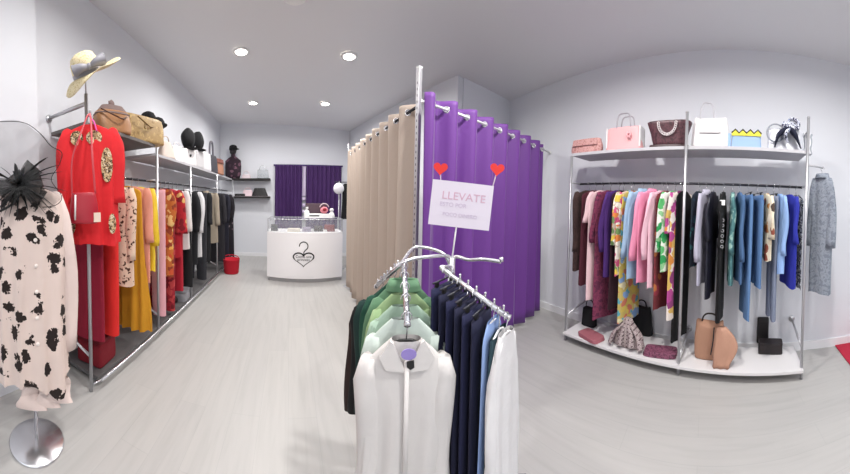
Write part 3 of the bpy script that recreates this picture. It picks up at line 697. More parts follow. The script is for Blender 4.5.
lgar(227, 262, 'coat', 'dark charcoal coat next to the beige jacket', fabric('char2', '#242228'), sleeve=.55, wsh=.22, t=.05, short='dark charcoal coat', ext=.04)
lgar(235, 261, 'dress', 'black dress with small pale flower print, last on the left rack', pattern('black_floral', '#19141c', ['#6a5560', '#19141c', '#221a24', '#8a7a80'], 14, 'floral', thr=.25), sleeve=.5, wsh=.24, whem=.3, t=.06, short='black flower-print dress', ext=.05)
lgar(231, 258, 'coat', 'dark navy coat squeezed between charcoal coat and flower-print dress', fabric('dk_navy', '#1c1c2a'), sleeve=.55, wsh=.22, t=.05, short='dark navy coat', ext=.04)

# scarlet tunic on the face-out arm
tp = Vector((LX + .05, 1.392, 1.985)); 
ftp = Vector((-1.235, 1.365, 0)); trot = -atan2(sin(-phi(95)), cos(phi(95))) * -1 * -1
trot = -phi(99) * 1.0
ax = Vector((cos(trot), sin(trot), 0)); ay = Vector((-sin(trot), cos(trot), 0))
GOLD = pattern('gold_embroidery', '#b3946c', ['#3a2418', '#cdb48c', '#3a2418', '#dccbb0'], 60, 'floral', thr=.6)
g = garment('tunic', 'scarlet tunic with gold embroidery hung facing out on the near pole', 'tunic', (LX + .088, 1.372, 2.055), trot, .83, RED, 'top', None, wsh=.185, whem=.2, sleeve=.5, t=.04, drop=.075, short='scarlet tunic', railr=.006, sw=(.065, .085), out=.02, hlabel='dark hanger with pink ribbon holding the scarlet tunic', them=.075, amp=.02, nf=5)
def onfront(u, v, w): return Vector((u, -.052 - w, v))
for cx, cz, wx, wz in ((-.09, -.17, .045, .05), (.03, -.17, .055, .05)):
    MB().prism([(cx + wx * cos(2 * PI * k / 20), cz + wz * sin(2 * PI * k / 20)) for k in range(20)], lambda u, v, w: Vector((u, -.0405 - w, v)), .002).build('yoke_embroidery', GOLD, g, local=True)
MB().prism([(.115 + .04 * cos(2 * PI * k / 20) , -.36 + .12 * sin(2 * PI * k / 20)) for k in range(20)], lambda u, v, w: Vector((u, -.05 - w, v)), .002).build('side_embroidery', GOLD, g, local=True)
for k in (0, 5):
    MB().prism([(-.13 + .055 * k + .026 * cos(2 * PI * j / 12), -.76 + .07 * sin(2 * PI * j / 12)) for j in range(12)], lambda u, v, w: Vector((u, -.086 - w, v)), .002).build('hem_embroidery', GOLD, g, local=True)
rb = MB(); rb.tube(smoothpath([(.0, -.02, -.02), (.03, -.045, -.06), (.05, -.05, -.13)], 6), .009, 8, flat=.3); tag(rb.build('ribbon', plain('pink_ribbon', '#d0409a', .6), g, local=True), 'bright pink ribbon')
# small red shoulder bag over the tunic
bp = pt(84, 208, 1.72); t = thing('shoulder_bag', 'small red box shoulder bag hanging in front of the scarlet tunic', 'bag', bp + Vector((0, 0, -.11)), trot)
RL = plain('red_leather', '#a5162a', .4, coat=.2)
bag_mb(bp + Vector((0, 0, -.1)), trot, .18, .15, .075, .065, .2, .62, puff=.1).build('bag_body', RL, t)
MB().tube([bp + ax * (-.055) - ay * .045 + Vector((0, 0, -.075)), bp + ax * (-.05) - ay * .045 + Vector((0, 0, .085))], .006, 6).build('white_piping', WHITEP, t)
m = MB(); m.box(bp + ax * .085 - ay * .03 + Vector((0, 0, -.06)), (.045, .006, .06), trot + .3); tag(m.build('price_tag', plain('tag_cream', '#e2cdbb', .6), t), 'cream card price tag')
m = MB(); top = Vector((LX + .108, 1.355, 2.06))
m.tube(smoothpath([bp + ax * -.075 + Vector((0, 0, .085)), bp + ax * -.07 + Vector((0, 0, .3)) - ay * .02, bp + ax * -.02 + Vector((0, 0, .45)) - ay * .02, top + Vector((0, 0, -.02)) - ay * .04, bp + ax * .06 + Vector((0, 0, .35)) - ay * .02, bp + ax * .075 + Vector((0, 0, .09))], 6), .007, 8, flat=.5); m.build('strap', plain('strap_red', '#c2464e', .5), t)

# ---- things on the left shelf
def lc(px, x, z=None):
    if z is None: z = (LSN if -x / tan(-phi(px)) < 2.5 else LSH) + .002
    return Vector((x, -x / tan(-phi(px)), z))
GLB = 'bags on the left rack shelf'
# straw hat on the pole top
hp = Vector((LX, 1.433, 2.24)); t = thing('straw_hat', 'wide-brimmed cream straw hat with grey bow on the near pole', 'hat', hp)
STRAW = pattern('straw', '#d9c9a0', ['#e3d6b4', '#cbb88a'], 70, 'blotch')
vd = Vector((sin(phi(95)), cos(phi(95)), 0)); sd_ = Vector((cos(phi(95)), -sin(phi(95)), 0)); upv = Vector((0, 0, 1))
hc = pt(90, 80, 1.93)
n1 = (-vd * .40 + upv * .85 - sd_ * .33).normalized()
fr_ = (-vd + n1 * vd.dot(n1)).normalized()           # crown axis: tipped toward the room
e1 = (sd_ - n1 * sd_.dot(n1)).normalized(); e2 = n1.cross(e1)
# crown
m = MB(); rings = []
cc = hc + upv * .02
for r_, h_ in ((.098, 0), (.098, .04), (.094, .09), (.078, .13), (.04, .15), (.002, .155)):
    rings.append([cc + e1 * r_ * cos(2 * PI * k / 36) * 1.05 + e2 * r_ * sin(2 * PI * k / 36) * 1.2 + n1 * h_ for k in range(36)])
m.loft(rings, False, True); m.build('crown', STRAW, t)
m = MB(); rings = []
for i in range(9):
    u = i / 8; ring = []
    for k in range(64):
        a = 2 * PI * k / 64; ex = .115 + .03 * cos(a) - .04 * (sin(a)) ** 2
        r_ = .098 + ex * u; dv = e1 * cos(a) + e2 * sin(a); bend = -.085 * u * u * max(0, dv.dot(-sd_) * .9 + dv.dot(-vd) * .45) + .03 * u * u * max(0, dv.dot(sd_)) + .012 * u * sin(3 * a)
        ring.append(cc + e1 * r_ * cos(a) * 1.05 + e2 * r_ * sin(a) * 1.12 + n1 * bend)
    rings.append(ring)
m.loft(rings, False, False); m.build('brim', STRAW, t, solid=.004)
GB_ = plain('grey_satin', '#8b8a92', .5, bump=(20, .3, .01))
m = MB(); rings = [[cc + e1 * r_ * cos(2 * PI * k / 36) * 1.05 + e2 * r_ * sin(2 * PI * k / 36) * 1.2 + n1 * h_ for k in range(36)] for r_, h_ in ((.1, .004), (.101, .02), (.099, .032))]
m.loft(rings, False, False); m.build('ribbon_band', GB_, t)
b0 = cc + n1 * .045 + fr_ * .125 + sd_ * .01
bx = (sd_ * .9 + upv * .33).normalized(); by = upv - bx * upv.dot(bx); by.normalize()
for sgn in (-1, 1):
    m = MB(); m.tube(smoothpath([b0, b0 + bx * sgn * .05 + by * .005 - vd * .02, b0 + bx * sgn * .105 + by * .01 - vd * .005], 6), [.012 + .03 * (k / 12) for k in range(13)], 12, flat=None); 
    m.build('bow_loop', GB_, t)
m = MB(); m.blob(b0 - vd * .012, (.02, .02, .022), 8); m.build('bow_knot', GB_, t)
m = MB(); m.tube([hp, cc + n1 * .05], .006, 8); m.build('hat_peg', STEEL, t)
# tan bag with taupe flap
c = lc(113, -1.50); t = thing('handbag', 'tan leather bag with taupe collar, nearest on the left shelf', 'bag', c, .9, GLB)
TL = plain('tan_leather', '#a5764e', .45, bump=(18, .35, .01)); TP = plain('taupe_suede', '#7d6a66', .8, bump=(18, .3, .01))
bag_mb(c, 1.1, .36, .30, .2, .16, .2, .6, puff=.08).build('bag_body', TL, t)
bag_mb(c + Vector((0, 0, .165)), 1.1, .345, .2, .19, .09, .09, .65, seed=4).build('flap', TP, t)
MB().tube(smoothpath([c + Vector((.02, -.17, .19)), c + Vector((.11, -.09, .13)), c + Vector((.13, .0, .12)), c + Vector((.1, .14, .19))], 6), .007, 8).build('strap', plain('strap_brown', '#5a3826', .5), t)
MB().blob(c + Vector((.0, 0, .275)), (.02, .04, .035), 8, 2, .3).build('bow', TP, t)
# golden crocodile bag
c = lc(141, -1.50); t = thing('handbag', 'golden straw-coloured crocodile textured bag on the left shelf', 'bag', c, 1.2, GLB)
GC = pattern('gold_croc', '#a98a58', ['#c2a56c', '#8f7143', '#b89a62'], 26, 'floral', .5, .42)
bag_mb(c, 1.25, .60, .56, .2, .15, .27, .5, puff=.05).build('bag_body', GC, t)
MB().tube(smoothpath([c + Vector((.1, -.2, .22)), c + Vector((.13, -.1, .17)), c + Vector((.12, .02, .16)), c + Vector((.1, .15, .2))], 6), .011, 8, flat=.4).build('front_strap', plain('gold_strap', '#8a6b3e', .5), t)
m = MB(); m.box(c + Vector((.125, -.1, .14)), (.012, .04, .05), .2); m.build('buckle', plain('brass', '#b8a070', .3, 1), t)
# black caps on golden bag
def cap(px, x, z, label, rot, s=1):
    c = lc(px, x, z); t = thing('cap', label, 'cap', c, rot)
    R = Matrix.Rotation(rot, 3, 'Z'); m = MB()
    rings = [[c + R @ Vector((r_ * s * cos(2 * PI * k / 24), r_ * s * 1.1 * sin(2 * PI * k / 24), h_ * s)) for k in range(24)] for r_, h_ in ((.088, 0), (.092, .03), (.088, .065), (.068, .1), (.035, .118), (.003, .122))]
    m.loft(rings); m.build('crown', BLACK, t)
    m = MB(); pl = [(.085 * cos(a), .085 * sin(a)) for a in [PI * k / 12 for k in range(13)]] + [(.1 * cos(PI - PI * k / 12), .17 * sin(PI - PI * k / 12)) for k in range(13)]
    m.prism([(u * s, -v * s) for u, v in pl], lambda u, v, w: c + R @ Vector((u, v, .008 + w - .12 * abs(v) * 0)), .006); m.build('peak', BLACK, t)
    m = MB(); m.blob(c + Vector((0, 0, .124 * s)), (.008, .008, .006), 6); m.build('top_button', BLACK, t)
cap(149, -1.53, LSN + .276, 'black cap lying on the golden bag, the nearer cap', .7)
cap(158, -1.54, LSN + .276, 'black cap with pale badge on the golden bag, the farther cap', 1.0)
# cream bag sloping, white bags
CRM = plain('cream_leather', '#cfc0b6', .5)
c = lc(166.5, -1.47); t = thing('handbag', 'blush cream wedge-shaped bag right after the golden bag', 'bag', c, 1.3, GLB); bag_mb(c, 1.35, .3, .14, .14, .05, .21, .5).build('bag_body', CRM, t); handle_mb(c, 1.35, .12, .08, .007, 0, .19).build('handle', CRM, t)
c = lc(177.5, -1.47); t = thing('handbag', 'white flat bag below the black round hats', 'bag', c, 1.3, GLB); bag_mb(c, 1.4, .34, .3, .12, .08, .2, .35).build('bag_body', WL, t); handle_mb(c, 1.4, .14, .07, .007, 0, .19).build('handle', WL, t)
c = lc(188.5, -1.46); t = thing('handbag', 'white bag with dark clasp in the middle of the left shelf', 'bag', c, 1.4, GLB); bag_mb(c, 1.45, .36, .34, .12, .1, .22, .3).build('bag_body', plain('white_leather_b', '#e2dfe0', .4), t); MB().blob(c + Vector((.06, -.05, .13)), (.014, .02, .02), 8).build('clasp', BLACKP, t)
c = lc(197, -1.46); t = thing('handbag', 'pale grey upright bag beside the white bag with clasp', 'bag', c, 1.4, GLB); bag_mb(c, 1.45, .36, .34, .13, .1, .27, .35).build('bag_body', plain('pale_grey_leather', '#c6c4c6', .45), t); handle_mb(c, 1.45, .16, .08, .007, 0, .26).build('handle', plain('pale_grey_leather', '#c6c4c6', .45), t)
c = lc(204.5, -1.46); t = thing('handbag', 'white tall bag before the brown bag at the far shelf end', 'bag', c, 1.4, GLB); bag_mb(c, 1.45, .38, .36, .13, .1, .3, .3).build('bag_body', plain('white_leather_c', '#dad9dc', .4), t); handle_mb(c, 1.45, .16, .08, .007, 0, .29).build('handle', WL, t)
def roundhat(px, x, z, label, tilt):
    c = lc(px, x, z); t = thing('felt_hat', label, 'hat', c); m = MB()
    ux = Vector((sin(tilt), 0, cos(tilt)))
    m.blob(c + Vector((0, 0, .16)) , (.1, .125, .155), 14, tilt * 7, .1, 1.4); m.build('crown', BLACK, t)
    m = MB(); m.lathe([(.09, .0), (.135, .012), (.137, .02), (.09, .03)], c, 28); m.build('brim', BLACK, t)
roundhat(188.5, -1.46, LSH + .226, 'black rounded felt hat on a white bag, the nearer of two', .3)
roundhat(198, -1.46, LSH + .276, 'black rounded felt hat on a grey bag, the farther of two', -.3)
c = lc(211.5, -1.46); t = thing('handbag', 'dark grey strappy bag near the far end of the left shelf', 'bag', c, 1.4, GLB)
bag_mb(c, 1.45, .4, .34, .16, .1, .32, .5, puff=.05).build('bag_body', plain('dark_grey_bag', '#3c3a42', .6), t); handle_mb(c, 1.45, .16, .3, .02, 0, .28).build('handle', plain('dark_grey_handle', '#6a6770', .5), t)
c = lc(217.5, -1.46); t = thing('handbag', 'brown and peach leather bag at the far end of the left shelf', 'bag', c, 1.4, GLB)
bag_mb(c, 1.45, .36, .34, .2, .16, .3, .45).build('bag_body', plain('brown_peach', '#a5745c', .5), t); bag_mb(c + Vector((0, 0, .22)), 1.45, .365, .35, .205, .17, .09, .45).build('flap', plain('rust_flap', '#6e3a30', .5), t)

# ---- on the base of the left rack
BZ = .075
def lb(px, y): p = phi(px); r = (CZ - BZ) * FP / (y - hor(px)); return Vector((r * sin(p), r * cos(p), BZ))
c = lb(97, 372) + Vector((-.12, .1, 0)); t = thing('box', 'dark red fabric box on the rack base under the crimson dress', 'box', c, .1); bag_mb(c, .1, .26, .26, .24, .24, .2, .2).build('box_body', fabric('dark_red_box', '#7a1020'), t); bag_mb(c + Vector((0, 0, .201)), .1, .265, .265, .245, .245, .03, .2).build('lid', fabric('dark_red_lid', '#6a0c1a'), t)
folded('folded_cloth', 'stack of light grey folded cloths on the left rack base', 'folded cloth', lb(184, 298) + Vector((-.1, 0, 0)), .1, .34, .42, .1, fabric('grey_fold', '#8d8d92'), 3)
def shoe(px, y, label, rot, mat):
    c = lb(px, y); t = thing('ankle_boot', label, 'boot', c, rot, 'boots on the left rack base'); R = Matrix.Rotation(rot, 3, 'Z')
    rings = []
    for u, w, h0_, h1 in ((-.12, .03, 0, .05), (-.1, .04, 0, .07), (-.04, .042, 0, .075), (.02, .036, .012, .1), (.06, .034, .02, .15), (.1, .032, .02, .16), (.125, .02, .02, .15)):
        rings.append([c + R @ Vector((w * sgnp(cos(2 * PI * k / 14), .7), u, (h0_ + h1) / 2 + (h1 - h0_) / 2 * sgnp(sin(2 * PI * k / 14), .7) + .004)) for k in range(14)])
    MB().loft(rings).build('upper', mat, t)
    MB().box(c + R @ Vector((0, .09, .013)), (.05, .05, .026), rot).build('heel', BLACKP, t)
shoe(168, 304, 'black ankle boot on the left rack base, the nearer one', 2.2, plain('black_leather', '#1d1518', .55))
shoe(171, 299, 'black ankle boot on the left rack base, the farther one', 2.0, plain('black_leather', '#1d1518', .55))
c = Vector((-1.145, 5.1, .0)); t = thing('basket', 'bright red round basket on the floor at the far rack end', 'basket', c); m = MB(); m.lathe([(.0, 0), (.14, 0), (.145, .02), (.165, .27), (.17, .28), (.155, .28), (.13, .03), (0, .03)], c, 32, cap=False); m.build('basket_body', fabric('basket_red', '#b51228'), t)
m = MB(); m.tube(arc(c + Vector((0, -.0, .28)), .16, 0, PI, 20, Vector((1, 0, 0)), Vector((0, 0, .5))), .008, 8); m.build('handle', fabric('basket_red', '#b51228'), t)

# ================================================================== DRESS FORM AND FASCINATOR
dc = Vector((1.568 * sin(phi(31)), 1.568 * cos(phi(31)), 0)); df = phi(31); drot = -df
da = Vector((cos(drot), sin(drot), 0)); dn = Vector((sin(drot), -cos(drot), 0))       # screen-right, toward the camera
t = thing('dress_form', 'dress form on a round chrome base at the left edge', 'dress form', dc)
m = MB(); m.lathe([(0, 0), (.165, 0), (.168, .006), (.16, .014), (.05, .022), (.02, .03), (0, .03)], dc, 48, cap=False); m.build('base', CHROME, t)
m = MB(); m.tube([dc + Vector((0, 0, .02)), dc + Vector((0, 0, .85))], .0125, 14); m.build('pole', CHROME, t)
m = MB(); rings = []
for z, w, d_ in ((.82, .12, .09), (.86, .15, .1), (.95, .165, .105), (1.08, .13, .09), (1.22, .15, .105), (1.34, .165, .1), (1.43, .16, .075), (1.475, .09, .05), (1.5, .052, .045), (1.56, .05, .045)):
    rings.append([dc + da * w * sgnp(cos(2 * PI * k / 36), .9) + dn * d_ * sin(2 * PI * k / 36) + Vector((0, 0, z)) for k in range(36)])
m.loft(rings); m.build('torso', plain('form_cloth', '#d8cec8', .8), t)
LEO = pattern('leopard_flower', '#d6c4bc', ['#1f1412', '#2f201c', '#3a2822'], 11, 'leopard', thr=.535)
g = thing('dress', 'cream long dress with dark brown leopard blotches on the dress form', 'dress', dc + Vector((0, 0, 1.545)), drot)
CRE = fabric('cream_cloth', '#dccac4')
b = body_mb(1.13, .18, .205, .125, .056, 3, .02, 5, .07, .035, .16, .19, .3); b.build('dress_body', LEO, g, local=True)
for sd in (-1, 1):
    s = sleeve_mb(sd, .19, .07, .92 if sd == 1 else .6, .072, .075, .06, .035, 5, .02); s.build('sleeve', CRE, g, local=True)
for k in range(5):
    m = MB(); m.blob((0.02, -.135 - .006 * k, -.3 - .14 * k), (.011, .006, .011), 8); m.build('button', plain('pearl_button', '#e6dcd6', .4), g, local=True)
for k, (x, zz, w_) in enumerate(((.07, -1.12, .05), (-.02, -1.13, .06), (.14, -1.1, .05))):
    m = MB(); rr2 = []
    for i in range(7):
        u = i / 6; rr2.append([(x + w_ * (1 + .5 * u) * cos(2 * PI * q / 14) + .01 * sin(u * 6), -.09 + .02 * sin(2 * PI * q / 14 + u * 4), zz - .14 * u) for q in range(14)])
    m.loft(rr2, False, False); m.build('hem_frill', CRE, g, local=True)
# fascinator
fp = dc + dn * .02 + Vector((0, 0, 1.56)); ft = thing('fascinator', 'black netted fascinator with feathers on top of the dress form', 'hat', fp)
NET = netting('black_net', '#0c0c10', .22, .42); NET2 = netting('black_net_dense', '#08080a', .5, .85); FEA = plain('black_feather', '#08080a', .7)
def fpt(px, y, off=0): return pt(px, y, 1.52 - off)
cfas = fpt(20, 185, .06)
out = [(-30, 172), (-28, 145), (-12, 126), (10, 122), (28, 124), (42, 134), (52, 146), (63, 153), (60, 165), (52, 180), (62, 196), (56, 205), (40, 207), (22, 203), (2, 200), (-18, 195)]
wire = smoothpath([fpt(px, y, .05 + .05 * sin(k * 1.3)) for k, (px, y) in enumerate(out)] + [fpt(*out[0], .05)], 5)
m = MB(); rings = []
for i in range(7):
    u = i / 6; rings.append([cfas.lerp(w, .12 + .88 * u) + dn * (.05 * sin(PI * u) + .012 * sin(k * .7)) + Vector((0, 0, .012 * sin(k * .5) * u)) for k, w in enumerate(wire[:-1])])
m.loft(rings, False, False); m.build('net_brim', NET, ft)
m = MB(); m.tube(wire[:-1], .0022, 6, closed=True); m.build('brim_wire', FEA, ft)
rnd = random.Random(3)
for k in range(64):
    a = rnd.uniform(-.2, 2 * PI); ln = rnd.uniform(.12, .30) * (1 if abs(cos(a)) > .5 else .7); w_ = rnd.uniform(.005, .014)
    dirv = da * cos(a) + Vector((0, 0, 1)) * sin(a) * .8; p0 = cfas + dn * rnd.uniform(.0, .05); p1 = p0 + dirv * ln * .55 + dn * rnd.uniform(.0, .05); p2 = p0 + dirv * ln + dn * rnd.uniform(-.02, .04) + Vector((0, 0, -.02))
    m = MB(); m.tube(smoothpath([p0, p1, p2], 5), [w_ * max(.06, sin(PI * (.12 + .88 * q / 10))) for q in range(11)], 6, flat=.2); m.build('feather', FEA, ft)
for k in range(7):
    a = k * PI / 3.5 + .4 + .3 * sin(k * 5); q = cfas + dn * .045 + (da * cos(a) + Vector((0, 0, 1)) * sin(a)) * .06
    m = MB(); ex_ = da * cos(a) + Vector((0, 0, 1)) * sin(a) * .7; wv = (ex_.cross(dn)).normalized()
    lp = [cfas + dn * .03 + ex_ * (.13 * (1 - cos(2 * PI * j / 16)) / 2 * (1.0 + .35 * sin(k * 2.3))) + dn * .06 * sin(2 * PI * j / 16) for j in range(17)]
    m.loft([[p_ - wv * (.012 + .04 * sin(PI * j / 16)), p_, p_ + wv * (.012 + .04 * sin(PI * j / 16))] for j, p_ in enumerate(lp)], False, False, closed=False); m.build('net_loop', NET2, ft)
m = MB(); m.tube(smoothpath([fpt(18, 200, .1), fpt(8, 207, .12), fpt(-2, 212, .12)], 6), .007, 6); m.build('headband', FEA, ft); m = MB(); m.tube([cfas, fp + Vector((0, 0, .003))], .006, 6); m.build('comb', FEA, ft)
# ================================================================== FITTING ROOM
PX0, PY0 = .95, 1.84
t = thing('corner_post', 'tall perforated chrome post at the corner of the fitting room', 'post', (PX0, PY0, 0))
m = MB(); m.box((PX0, PY0, 1.24), (.034, .034, 2.48), .3); m.build('upright', plain('galvanised', '#c7c6ca', .4, .6), t, bevel=.003)
m = MB(); 
for k in range(44): m.box((PX0, PY0, .3 + .048 * k), (.0352, .007, .018), .3)
m.build('slot_groove', plain('slot_dark', '#55545a', .6), t)
m = MB(); m.box((PX0, PY0, 2.485), (.038, .038, .012), .3); m.build('cap', WHITEP, t)
def curtain(name, label, a, b, ztop, zbot, zrod, periods, amp, mat, seed=0, rod=True, group=None, phase=0, railr=.012, gro=True):
    a = Vector(a).to_2d().to_3d(); b = Vector(b).to_2d().to_3d(); d = (b - a); Ln = d.length; d.normalize(); nn = Vector((d.y, -d.x, 0))
    t = thing(name, label, 'curtain', (a + b) / 2, atan2(d.y, d.x), group)
    N = periods * 28; zs = [ztop]
    zz = zrod + .036
    while zz > zrod - .04: zs.append(zz); zz -= .012
    k = 0; last = zs[-1]; nz = 16
    for i in range(1, nz + 1): zs.append(last + (zbot - last) * i / nz)
    rnd = random.Random(seed); ph = [rnd.uniform(-.5, .5) for _ in range(periods * 2 + 3)]
    vs = []; fs = []
    for iz, z in enumerate(zs):
        u = max(0, (zrod - z) / (zrod - zbot))
        for i in range(N + 1):
            s = i / N; q = s * periods * 2; kk = int(q); w = ph[kk] + (ph[kk + 1] - ph[kk]) * (q - kk)
            am = amp * (1 + .25 * sin(kk * 2.1 + seed) * u)
            off = am * sin(2 * PI * s * periods + phase + w * u * .9) + .012 * u * sin(5 * s * periods + u * 3 + seed)
            vs.append(a + d * (s * Ln + .018 * u * sin(2 * PI * s * periods * 2 + ph[kk])) + nn * off + Vector((0, 0, z)))
    cross = []
    for i in range(1, periods * 2 + 1):
        s = (i * PI - phase) / (2 * PI * periods)
        if 0.0 < s < 1: cross.append(s * Ln)
    for iz in range(len(zs) - 1):
        for i in range(N):
            s = (i + .5) / N * Ln; zc = (zs[iz] + zs[iz + 1]) / 2
            if gro and any(((s - c) * 2.0) ** 2 + (zc - zrod) ** 2 < .025 ** 2 for c in cross): continue
            j = iz * (N + 1) + i; fs.append((j, j + N + 1, j + N + 2, j + 1))
    mb = MB(); mb.add(vs, fs); mb.build('curtain_cloth', mat, t, solid=.003)
    if gro:
        for q, c in enumerate(cross):
            sl = atan2(amp * 2 * PI * periods / Ln * (1 if q % 2 else -1), 1) ; tv = (d * cos(sl) + nn * sin(sl) * (1 if True else 1)).normalized()
            g = MB(); ce = a + d * c + Vector((0, 0, zrod)); g.tube([ce + (tv * cos(2 * PI * k / 20) + Vector((0, 0, 1)) * sin(2 * PI * k / 20)) * .025 for k in range(20)], .005, 6, closed=True); g.build('grommet', CHROME, t)
    return t
PURPLE = plain('purple_satin', '#662f88', .6, bump=(30, .12, .01), sheen=.2)
BEIGE = plain('beige_cloth', '#b9aa9e', .85, bump=(30, .12, .01))
DPURP = plain('dark_purple_cloth', '#45265f', .75, bump=(30, .12, .01))
A1 = Vector((PX0 - .005, PY0 - .085, 0)); B1 = Vector((2.87, 2.07, 0)); ZR = 2.195
curtain('curtain', 'long purple grommet curtain closing the fitting room front', A1, B1, ZR + .07, .05, ZR, 8, .055, PURPLE, 2, phase=.2)
dd = (B1 - A1).normalized()
t = thing('curtain_rod', 'white rod carrying the purple curtain', 'curtain rod', (A1 + B1) / 2 + Vector((0, 0, ZR)))
m = MB(); m.tube([Vector((PX0 - .02, PY0 - .09, ZR)), Vector((rwx(2.095) - .003, 2.095, ZR))], .0115, 12); m.build('rod', plain('rod_white', '#d9d8dc', .35, .4), t)
m = MB(); m.tube([Vector((rwx(2.095) - .014, 2.095, ZR)), Vector((rwx(2.095) - .002, 2.095, ZR))], .028, 16); m.build('end_socket', WHITEP, t)
A2 = Vector((PX0 - .0, PY0 + .07, 0)); B2 = Vector((.965, 4.25, 0))
curtain('curtain', 'long beige grommet curtain along the side of the fitting room', A2, B2, ZR + .065, .05, ZR, 9, .05, BEIGE, 5, phase=.3)
t = thing('curtain_rod', 'dark rod carrying the beige curtain', 'curtain rod', (PX0, 3.0, ZR))
m = MB(); m.tube([Vector((PX0, PY0 + .025, ZR)), Vector((.965, 4.32, ZR))], .0115, 12); m.build('rod', DARKMETAL, t)
t = thing('support_post', 'slim chrome post at the far end of the beige curtain', 'post', (.967, 4.34, 0))
m = MB(); m.tube([(.967, 4.34, 0), (.967, 4.34, 2.4)], .016, 12); m.build('upright', STEEL, t)
m = MB(); m.lathe([(0, 0), (.06, 0), (.06, .008), (.02, .012), (0, .012)], (.967, 4.34, 0), 20, cap=False); m.build('foot', STEEL, t)

# ================================================================== BACK WALL
GD = 'purple curtains on the back wall'
x0 = 6.66 * tan(phi(275)); x1 = 6.66 * tan(phi(302)); x2 = 6.66 * tan(phi(306)); x3 = 6.66 * tan(phi(341))
zt = zat(300, 166, 6.66)
curtain('curtain', 'dark purple curtain on the back wall, left of the white strip', (x0, BW - .09, 0), (x1, BW - .09, 0), zt, .06, zt - .03, 7, .028, DPURP, 3, gro=False)
curtain('curtain', 'dark purple curtain on the back wall, right of the white strip', (x2, BW - .09, 0), (x3, BW - .09, 0), zt, .06, zt - .03, 8, .028, DPURP, 8, gro=False)
m = MB(); m.box(((x0 + x3) / 2, BW - .03, zt + .02), (x3 - x0 + .08, .05, .035)); tag(m.build('curtain_track', plain('track_purple', '#3a2060', .6)), 'dark narrow curtain track on the back wall', 'curtain track')
t = thing('garland', 'narrow white hanging strip with beads between the purple curtains', 'garland', ((x1 + x2) / 2, BW - .02, 0.9))
m = MB(); m.box(((x1 + x2) / 2, BW - .02, (zt + 1.55) / 2), (x2 - x1 - .02, .02, zt - 1.55)); m.build('strip', plain('lilac_white', '#cfc3dd', .6), t)
for k in range(4):
    m = MB(); m.blob(((x1 + x2) / 2, BW - .06, 1.48 - .16 * k), (.045, .03, .05), 10); m.build('bead', plain('lilac_white', '#cfc3dd', .6), t)
BS = plain('black_shelf', '#1a1718', .5)
sx0, sx1 = -1.62, 6.55 * tan(phi(270)); z1_ = zat(250, 180, 6.55); z2_ = zat(250, 198, 6.55)
shelves = []
for z, lab in ((z1_, 'black wall shelf on the back wall, the upper one'), (z2_, 'black wall shelf on the back wall, the lower one')):
    m = MB(); m.box(((sx0 + sx1) / 2, BW - .125, z + .02), (sx1 - sx0, .245, .045)); tag(m.build('wall_shelf', BS, bevel=.003), lab, 'shelf', 'wall shelves on the back wall')
m = MB(); m.box(((sx0 + sx1) / 2 + .02, BW - .135, z2_ + .0455), (sx1 - sx0 - .06, .25, .004)); 
tag(m.build('shelf_liner', plain('pale_liner', '#dcd4d6', .6)), 'pale paper liner on the lower black shelf', 'shelf liner')
zu = z1_ + .0435; zl = z2_ + .0485
def bx(px): return 6.56 * tan(phi(px))
# half bust with dark clothes and cap
c = Vector((bx(233), 6.58, zu)); t = thing('bust_form', 'small bust form in dark flowered top and black cap on upper shelf', 'bust form', c)
m = MB(); rings = []
for z, w, d_ in ((0, .17, .09), (.1, .2, .1), (.3, .21, .1), (.45, .2, .09), (.52, .12, .07), (.56, .06, .05), (.62, .055, .05)):
    rings.append([c + Vector((w * sgnp(cos(2 * PI * k / 28), .85), d_ * sin(2 * PI * k / 28), z)) for k in range(28)])
m.loft(rings); m.build('clothed_torso', pattern('dark_flower', '#2a1a26', ['#6b4a5a', '#2a1a26', '#3d2836'], 11, 'floral', thr=.4), t)
m = MB(); m.blob(c + Vector((0, 0, .69)), (.085, .09, .1), 12); m.build('head', plain('bust_black', '#201a1e', .6), t)
m = MB(); m.lathe([(.1, 0), (.105, .05), (.09, .1), (.05, .125), (0, .13)], c + Vector((0, 0, .72)), 24); m.box(c + Vector((.08, -.09, .725)), (.16, .12, .012)); m.build('cap', BLACK, t)
def sbag(px, z, w, h, mat, label, rise=.12, d_=.12, w1=None):
    c = Vector((bx(px), 6.61, z)); t = thing('handbag', label, 'bag', c, 0, 'bags on the back wall shelves'); bag_mb(c, 0, w, w1 or w * .85, d_, d_ * .7, h, .4).build('bag_body', mat, t)
    if rise: handle_mb(c, 0, w * .55, rise, .009, 0, h * .9).build('handle', mat, t)
sbag(246, zu, .24, .1, plain('pale_pink_bag', '#d3c6ca', .5), 'pale small bag in the middle of the upper back shelf', .1)
sbag(262.5, zu, .3, .22, glass('clear_bag', (190, 195, 200), .35, .2), 'clear see-through bag with dark edges on the upper back shelf', .12)
c = Vector((bx(262.5), 6.61, zu)); 
for nm, (px_, z_, w_, h_) in (('a', (240, zl, .28, .06)),):
    folded('clutch_bag', 'flat black clutch at the left of the lower back shelf', 'bag', Vector((bx(px_), 6.6, z_)), 0, w_, .15, h_, BLACKP, 2)
sbag(247.5, zl, .26, .15, plain('blush_bag', '#dfc9cf', .5), 'blush pink small bag in the middle of the lower back shelf', .07)
sbag(259.5, zl, .42, .2, plain('black_bag', '#1b1a1c', .5), 'black rounded bag at the right of the lower back shelf', 0, .15, .26)

